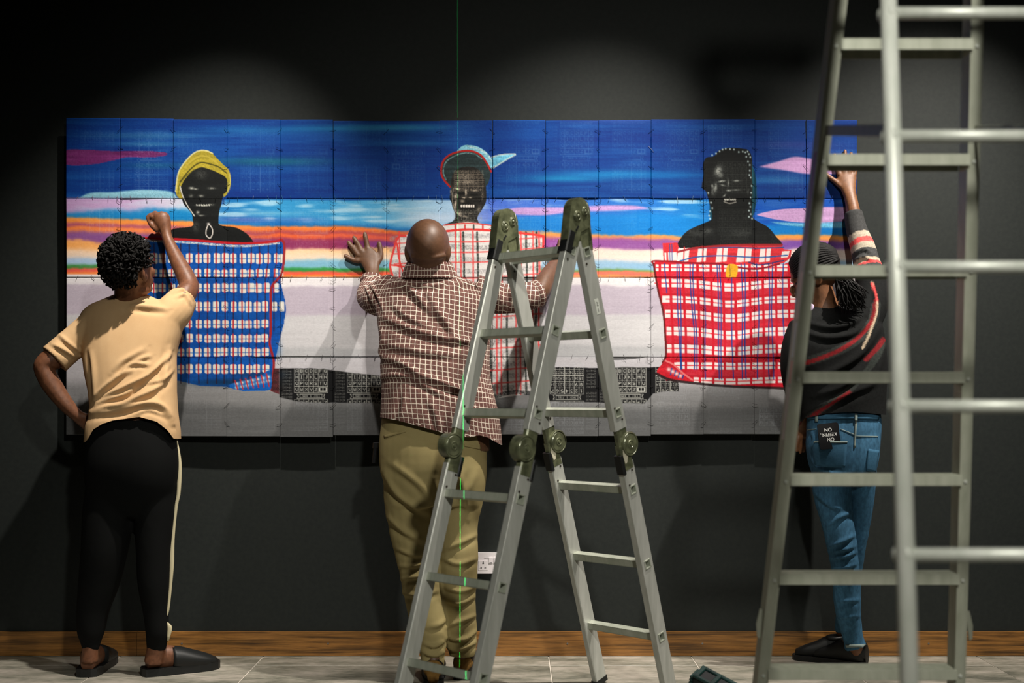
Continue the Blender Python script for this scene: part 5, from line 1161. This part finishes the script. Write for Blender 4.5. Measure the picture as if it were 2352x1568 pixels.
decal('pocket_welt', khk, [(882, 1000), (933, 987), (933, 992), (884, 1006)], 14, 2, .001, m_khk2, khk, .002)
decal('pocket_welt', khk, [(1066, 1019), (1103, 1027), (1102, 1032), (1066, 1025)], 12, 2, .001, m_khk2, khk, .002)
m_ph = new_mat('black_phone_case', rgb(20, 20, 22), 0.3)
ph2 = tag(empty('belt_pouch', P(869, 1040, D2 - .05)), 'small black pouch on the left hip of the person in khaki trousers', 'pouch')
c = P(863, 1040, D2 - .05); b = MB(); b.rbox(c, (.008, 0, 0), (0, .035, 0), (.004, 0, .037), .004); b.build('body', m_ph, ph2); b = MB(); b.rbox(c + Vector((.002, 0, .03)), (.0105, 0, 0), (0, .036, 0), (.001, 0, .010), .004); b.build('flap', m_ph, ph2)
def shoe(parent, heel, d, mats, k=1.0):
    d = Vector(d).normalized(); s0 = Vector((-d.y, d.x, 0)); d = d * k; s_ = Vector((-d.y, d.x, 0)); z = Vector((0, 0, 1)); h = Vector(heel); h.z = 0
    out = [(-.030, .022), (-.018, .036), (.03, .041), (.10, .041), (.17, .049), (.22, .046), (.25, .032), (.262, .012)]
    ring = [h + d * a + s_ * w_ for a, w_ in out] + [h + d * a - s_ * w_ for a, w_ in out[::-1]]
    q = MB(); q.prism([p + z * .001 for p in ring], z * .022); so_ = q
    q = MB(); q.loft([(h - d * .026 + z * .050, s_ * .022, z * .032), (h - d * .01 + z * .058, s_ * .038, z * .046), (h + d * .04 + z * .060, s_ * .042, z * .050), (h + d * .09 + z * .058, s_ * .042, z * .046), (h + d * .14 + z * .048, s_ * .045, z * .034), (h + d * .20 + z * .038, s_ * .047, z * .024), (h + d * .245 + z * .030, s_ * .030, z * .014)], 24, 3); up = q.build('shoe', mats[0], parent, True); so_.build('shoe_sole', mats[1], up)
    q = MB(); q.ring(h + d * .035 + z * .104, (d * .12 + z).normalized(), .036, .0075, 24, 8); q.build('shoe_collar', mats[2], up, True)
    q = MB(); q.loft([(h - d * .033 + z * .030, s_ * .020, z * .016), (h - d * .031 + z * .058, s_ * .026, z * .03), (h - d * .020 + z * .066, s_ * .036, z * .034), (h + d * .0 + z * .06, s_ * .0405, z * .022)], 20, 3); q.build('heel_patch', mats[3], up, True)
m_sho = new_mat('black_shoe_leather', rgb(24, 20, 20), 0.5); m_tan = noisy('tan_suede', rgb(104, 76, 36), rgb(128, 96, 48), 60, .9, 0, .2, .2, .002); m_slb = new_mat('black_sole', rgb(15, 15, 15), .6)
shoe(man2, HL2, (-.05, 1, 0), (m_sho, m_slb, m_sho, m_tan)); shoe(man2, HR2, (.12, 1, 0), (m_sho, m_slb, m_sho, m_tan))
eyes(H2, f2, u2, r2, 1.09, man2)

# ================================================================== man with cornrows, striped pullover and jeans
man3 = tag(empty('person', (1.37, 4.82, 0)), 'person with braided hair, black striped pullover and blue jeans, one arm raised to painting', 'person')
m_skin3 = skin('warm_brown_skin', rgb(104, 68, 44), rgb(124, 82, 54))
D3 = 4.76
T3 = [(1893, 700, 34, D3 + .03, .055), (1900, 714, 52, D3 + .02, .07), (1915, 728, 82, D3, .085), (1922, 748, 102, D3, .10), (1919, 790, 112, D3, .115), (1922, 850, 114, D3, .12), (1930, 900, 104, D3, .118), (1935, 945, 97, D3, .115), (1938, 985, 93, D3, .115)]
RA3 = [P(1975, 745, D3), P(2000, 690, D3 + .04), P(1998, 635, D3 + .09), P(1984, 575, D3 + .14), P(1967, 525, D3 + .18), P(1960, 487, D3 + .195)]
RR3 = [.080, .070, .058, .049, .040, .0345]
LA3 = [P(1850, 750, D3), P(1832, 800, D3 - .02), P(1826, 865, D3 - .03), P(1836, 925, D3 + .03), P(1842, 965, D3 + .08)]
b = MB(); b.loft(torso(T3), 36, 4, 2.3); b.limb([(p, q, q) for p, q in zip(RA3, RR3)]); b.limb([(p, q, q) for p, q in zip(LA3, (.066, .062, .054, .044, .038))])
m_knit = attr_mat('striped_knit', 0.9, 0.15, 120, .25, .2, .002)
pull = fuse('pullover', b, 0.0065, 4, m_knit, man3)
v = get_v(pull.data); px, py = proj(v); colr = np.tile(np.array(rgb(20, 21, 21)[:3]), (len(v), 1))
def paint(pts, wd, c, ok=True):
    d, _, _ = poly_dist(px, py, catmull(np.array(pts, float), 4)); a = np.clip((wd / 2 - d) / 2 + .5, 0, 1) * ok
    colr[:] += (np.array(rgb(*c)[:3]) - colr) * a[:, None]
bodym = (py > 640).astype(float)
for o_ in (0, 1):
    paint([(1835, 836), (1880, 822), (1930, 803), (1975, 775), (2005, 735), (2012, 700)], 20 - 0, (44, 48, 46), bodym)
paint([(1835, 838), (1880, 824), (1930, 803), (1975, 772), (2004, 735), (2012, 690)], 9, (128, 30, 34), bodym)
paint([(1840, 972), (1870, 950), (1910, 925), (1960, 885), (2000, 840), (2025, 790)], 14, (46, 50, 47), bodym); paint([(1840, 972), (1868, 952), (1905, 930), (1950, 900)], 7, (120, 28, 32), bodym); paint([(1990, 825), (2010, 805), (2028, 780)], 10, (110, 26, 30), bodym)
paint([(2003, 648), (2012, 680), (2011, 720), (1995, 770), (1980, 800)], 4, (178, 160, 136), bodym); paint([(2003, 650), (2010, 670), (2013, 690)], 5, (200, 70, 70), bodym)
ds, run, ang = path_uv(v, RA3); tot = sum((a - c).length for a, c in zip(RA3[:-1], RA3[1:]))
arm = (ds < .085) & (py < 640)
for t0, t1, c in ((.40, .50, (60, 60, 60)), (.50, .525, (196, 74, 74)), (.525, .555, (172, 156, 136)), (.555, .64, (62, 62, 62)), (.64, .70, (160, 150, 134)), (.70, .745, (204, 78, 76)), (.745, .80, (164, 152, 136)), (.80, 1.2, (58, 58, 58))):
    mk = arm & (run / tot >= t0) & (run / tot < t1); colr[mk] = rgb(*c)[:3]
set_col(pull, colr)
wrinkle(pull, .003, 15, (1, 1, 1), 33)
folds(pull, [([(1850, 740), (1900, 752), (1950, 745), (1985, 720)], .007, 7), ([(1845, 760), (1900, 775), (1960, 765), (2000, 735)], .006, 8), ([(1860, 870), (1920, 850), (1980, 810), (2020, 750)], .007, 9), ([(1870, 910), (1930, 890), (1990, 850)], .006, 8), ([(1850, 950), (1900, 925), (1960, 900), (2010, 880)], .006, 8), ([(2012, 660), (2010, 720), (1990, 790)], .007, 6), ([(1960, 600), (1985, 590), (2005, 600)], .006, 4), ([(1960, 585), (1985, 572), (2005, 585)], .005, 4), ([(2030, 790), (2015, 850), (1990, 900)], .005, 8)])
cut(pull, ([(1780, 992), (1832, 984), (1848, 960), (1900, 949), (1960, 945), (2030, 952), (2060, 955)]))
H3 = P(1869, 622, D3 + .02)
b = MB(); f3, u3, r3 = head(b, H3, (-.90, .30, -.36), (-.35, .05, 1), 1.0, .98)
b.limb([(P(1900, 730, D3 + .01), .07, .06), (P(1892, 703, D3 + .02), .060, .056), (P(1884, 675, D3 + .02), .054, .056), (P(1876, 650, D3 + .02), .056, .06)])
b.loft(torso([(x, y, w_ * .8, d, hd * .78) for x, y, w_, d, hd in T3[1:]]), 28, 3)
b.limb([(P(1975, 745, D3), .05), (P(2000, 690, D3 + .04), .046), (P(1998, 635, D3 + .09), .042), (P(1984, 575, D3 + .14), .036), (P(1967, 525, D3 + .18), .0305), (P(1959, 480, D3 + .20), .0275), (P(1953, 452, D3 + .215), .0265, .022), (P(1949, 436, D3 + .225), .031, .019), (P(1946, 420, D3 + .232), .038, .016), (P(1945, 406, D3 + .237), .041, .013), (P(1944, 397, D3 + .239), .036, .010)])
HD = D3 + .241
fingers(b, [[P(1927, 402, HD - .006), P(1923, 384, HD), P(1919, 368, HD), P(1917, 356, HD + .003)], [P(1938, 398, HD - .006), P(1940, 376, HD), P(1941, 358, HD), P(1941, 347, HD + .003)], [P(1950, 398, HD - .006), P(1953, 378, HD), P(1955, 363, HD), P(1955, 353, HD + .003)], [P(1961, 404, HD - .006), P(1966, 388, HD), P(1969, 376, HD), P(1970, 367, HD + .003)]], .0100, .0080)
fingers(b, [[P(1932, 428, HD - .012), P(1918, 416, HD - .004), P(1906, 407, HD), P(1897, 400, HD + .002)]], .0120, .0088)
b.limb([(P(1850, 750, D3), .048), (P(1832, 800, D3 - .02), .045), (P(1826, 865, D3 - .03), .040), (P(1836, 925, D3 + .03), .034), (P(1842, 965, D3 + .08), .026), (P(1842, 985, D3 + .10), .034, .016), (P(1840, 1003, D3 + .11), .036, .014)])
fingers(b, [[P(1834, 1003, D3 + .10), P(1830, 1020, D3 + .10), P(1830, 1034, D3 + .11)], [P(1840, 1005, D3 + .11), P(1838, 1024, D3 + .11), P(1838, 1038, D3 + .12)], [P(1846, 1005, D3 + .12), P(1845, 1022, D3 + .12), P(1846, 1035, D3 + .13)], [P(1851, 1002, D3 + .12), P(1852, 1016, D3 + .13), P(1852, 1028, D3 + .14)], [P(1834, 990, D3 + .13), P(1832, 1002, D3 + .15), P(1834, 1014, D3 + .16)]], .0095, .0075)
LEGS3 = [[(1908, 1075, 45, D3), (1912, 1140, 42, D3), (1925, 1210, 36, D3), (1937, 1270, 33, D3 + .01), (1943, 1330, 32, D3 + .03), (1947, 1390, 29, D3 + .05), (1953, 1435, 26, D3 + .07), (1961, 1470, 24, D3 + .08), (1966, 1486, 25, D3 + .08)],
         [(1972, 1075, 40, D3 + .02), (1978, 1140, 29, D3 + .04), (1972, 1200, 26, D3 + .07), (1964, 1260, 24, D3 + .10), (1956, 1320, 23, D3 + .13), (1946, 1380, 21, D3 + .15), (1938, 1425, 18, D3 + .17), (1934, 1452, 15, D3 + .18)]]
for q in LEGS3: b.limb([(p, ra * .74, rb * .74) for p, ra, rb in leg(q)])
HA3, HB3 = P(1976, 1531, 4.86), P(1935, 1512, 4.98)
b.limb([(P(1965, 1475, D3 + .08), .030), (HA3 + Vector((-.01, 0, .06)), .030)]); b.limb([(P(1934, 1440, D3 + .18), .026), (Vector((HB3.x, 4.95, .09)), .028)])
foot(b, HA3, (-.80, .60, 0), .17, .028, .026, .65); foot(b, Vector((HB3.x - .01, 4.935, 0)), (-.85, .30, 0), .15, .028, .026, .65)
body3_o = fuse('body', b, 0.005, 2, m_skin3, man3)
m_den = attr_mat('blue_denim', 0.85, 0.15, 90, .30, .15, .002, (1, 1, .5))
b = MB(); b.loft(torso([(1938, 940, 83, D3, .102), (1938, 975, 85, D3, .108), (1937, 1020, 83, D3, .115), (1936, 1060, 77, D3, .112), (1936, 1100, 68, D3, .095)]), 32, 3, 2.3)
for q in LEGS3: b.limb(leg(q, 1.0, .95))
den = fuse('jeans', b, 0.006, 3, m_den, man3)
v = get_v(den.data); px, py = proj(v); c = np.tile(np.array(rgb(58, 98, 126)[:3]), (len(v), 1))
set_col(den, c); wrinkle(den, .002, 20, (1, 1, 1.4), 41)
folds(den, [([(1900, 1256), (1930, 1246), (1963, 1229)], .005, 5), ([(1904, 1282), (1937, 1279), (1967, 1269)], .005, 4), ([(1905, 1305), (1940, 1303), (1967, 1296)], .005, 4), ([(1910, 1266), (1940, 1262), (1963, 1255)], .004, 4), ([(1894, 1219), (1924, 1190), (1957, 1176)], .005, 6), ([(1874, 1133), (1904, 1159), (1930, 1170)], .005, 6), ([(1862, 1050), (1880, 1075), (1920, 1090), (1950, 1095)], .006, 6), ([(1920, 1382), (1950, 1380), (1975, 1378)], .003, 4), ([(1926, 1418), (1950, 1417), (1975, 1415)], .003, 4), ([(1864, 990), (1870, 1010), (1862, 1030)], .004, 5)])
m_den2 = noisy('denim_patch', rgb(52, 92, 118), rgb(62, 102, 130), 120, .85, 0, .15, .15, .001); m_stit = new_mat('pale_denim_seam', rgb(128, 142, 138), .85)
decal('back_pocket', den, [(1874, 1013), (1942, 1015), (1938, 1070), (1880, 1068)], 12, 10, .023, m_den2, den, .003)
decal('pocket_edge', den, [(1874, 1011), (1942, 1013), (1942, 1017), (1874, 1015)], 12, 1, .0245, m_stit, den, .003)
decal('back_pocket', den, [(1993, 1030), (2017, 1034), (2008, 1085), (1988, 1080)], 8, 8, .003, m_den2, den, .003)
decal('waistband', den, [(1856, 952), (2018, 952), (2016, 964), (1858, 962)], 30, 2, .003, m_den2, den, .003)
decal('centre_seam', den, [(1964, 952), (1969, 952), (1964, 1028), (1961, 1028)], 1, 12, .002, m_stit, den, .002)
decal('yoke_seam', den, [(1855, 986), (1876, 984), (1876, 986), (1855, 988)], 6, 1, .0015, m_stit, den, .001); decal('yoke_seam', den, [(1930, 984), (1966, 998), (1966, 1000), (1930, 986)], 8, 1, .0015, m_stit, den, .001); decal('yoke_seam', den, [(1966, 1000), (2016, 1001), (2016, 1003), (1966, 1002)], 8, 1, .0015, m_stit, den, .001)
for x in (1878, 1965): decal('belt_loop', den, [(x - 3, 950), (x + 3, 950), (x + 3, 968), (x - 3, 968)], 2, 4, .006, m_stit, den, .003)
decal('frayed_hem', den, [(1943, 1480), (1989, 1478), (1990, 1486), (1944, 1486)], 10, 1, .002, m_stit, den, .002)
m_shb = new_mat('black_trainer', rgb(14, 15, 15), .5, 0, .4); m_shc = new_mat('brown_lining', rgb(62, 48, 40), .8)
shoe(man3, HA3, (-.80, .60, 0), (m_shb, m_slb, m_shc, m_shb), .86); shoe(man3, Vector((HB3.x - .01, 4.935, 0)), (-.85, .30, 0), (m_shb, m_slb, m_shb, m_shb), .78)
m_br = new_mat('black_braids', rgb(15, 13, 13), .7, 0, .25)
b = MB(); hc = H3 - f3 * .010 + u3 * .010; b.ell(hc, r3 * .080, f3 * .099, u3 * .094, 28, 18)
for k in range(30):
    az = math.radians(-98 + 196 * k / 29); pts = []
    for q in range(15):
        t = math.radians(32 + 128 * q / 14); n_ = f3 * math.cos(t) + (u3 * math.cos(az) + r3 * math.sin(az)) * math.sin(t)
        pts.append(hc + r3 * (n_.dot(r3) * .083) + f3 * (n_.dot(f3) * .102) + u3 * (n_.dot(u3) * .098))
    pts = [Vector(p) for p in catmull(np.array(pts), 3)]; b.tube(pts, [.0052 + .0012 * (i % 2) for i in range(len(pts))], 6)
b.build('cornrows', m_br, man3, True)
rh = np.random.RandomState(8); b = MB()
for k in range(190):
    x0, y0 = 1918 + rh.rand() * 14, 632 + rh.rand() * 24; x1, y1 = 1925 + rh.rand() * 68, 675 + rh.rand() * 45; dd = D3 - .06 - rh.rand() * .07
    pts = [P(x0 + (x1 - x0) * t + 4 * math.sin(t * 9 + k) * t, y0 + (y1 - y0) * t - 26 * math.sin(t * 2.6) * (1 - t * .4) * ((x1 - 1925) / 68) + 3 * math.cos(t * 11 + k) * t, D3 - .04 + (dd - D3 + .04) * min(1, t * 2)) for t in np.linspace(0, 1, 9)]
    b.tube(pts, [.0032] * 7 + [.0024, .0012], 5)
b.ell(P(1942, 668, D3 - .075), (.036, 0, 0), (0, .03, 0), (0, 0, .04)); b.build('ponytail', m_br, man3, True)
eyes(H3, f3, u3, r3, 1.0, man3)
b = MB(); b.ell(P(1860, 706, D3 - .06), (.017, 0, .004), (0, .004, 0), (0, 0, .015)); b.build('collar_badge', new_mat('lilac_plastic', rgb(206, 184, 214), .5), man3, True)

# phone in the jeans pocket
pc = P(1904, 1001, D3 - .122); ph = tag(empty('phone', pc), 'black phone with white upside-down lettering in the back pocket of blue jeans', 'phone')
ax_, ay_ = Vector((math.cos(.10), .0, -math.sin(.10) * -.8)).normalized(), None
up_ = Vector((-.10, .06, 1)).normalized(); rt = Vector((1, 0, .10)); rt = (rt - up_ * rt.dot(up_)).normalized(); nf = rt.cross(up_).normalized()
if nf.y > 0: nf = -nf
b = MB(); hw_, hh_ = .041, .050; cr = .010
ring = []
for sx, sy, a0 in ((1, 1, 0), (-1, 1, 90), (-1, -1, 180), (1, -1, 270)):
    for q in range(5):
        a = math.radians(a0 + 22.5 * q); ring.append(pc + rt * (sx * (hw_ - cr) + cr * math.cos(a)) + up_ * (sy * (hh_ - cr) + cr * math.sin(a)) - nf * .004)
b.prism(ring, nf * .008); pcase = b.build('case', m_ph, ph)
m_let = new_mat('white_print', rgb(222, 222, 218), .5)
def letters(s, off_u, off_r, size, parent):
    cu_ = bpy.data.curves.new('t', 'FONT'); cu_.body = s; cu_.size = size; cu_.align_x = 'CENTER'; cu_.align_y = 'CENTER'; cu_.extrude = 0.0002
    t = bpy.data.objects.new('t', cu_); COL.objects.link(t); bpy.context.view_layer.update()
    me = bpy.data.meshes.new_from_object(t.evaluated_get(bpy.context.evaluated_depsgraph_get())); bpy.data.objects.remove(t)
    x, y, z = -rt, -up_, nf
    M = Matrix(((x.x, y.x, z.x), (x.y, y.y, z.y), (x.z, y.z, z.z))).to_4x4(); M.translation = pc + nf * .0045 + up_ * off_u + rt * off_r; me.transform(M)
    me.materials.append(m_let); o = bpy.data.objects.new('lettering', me); link(o); keep(o, parent)
letters('ON', .025, -.002, .019, pcase); letters("KEEPIN',", .006, -.002, .0175, pcase); letters('ON', -.013, .004, .018, pcase)
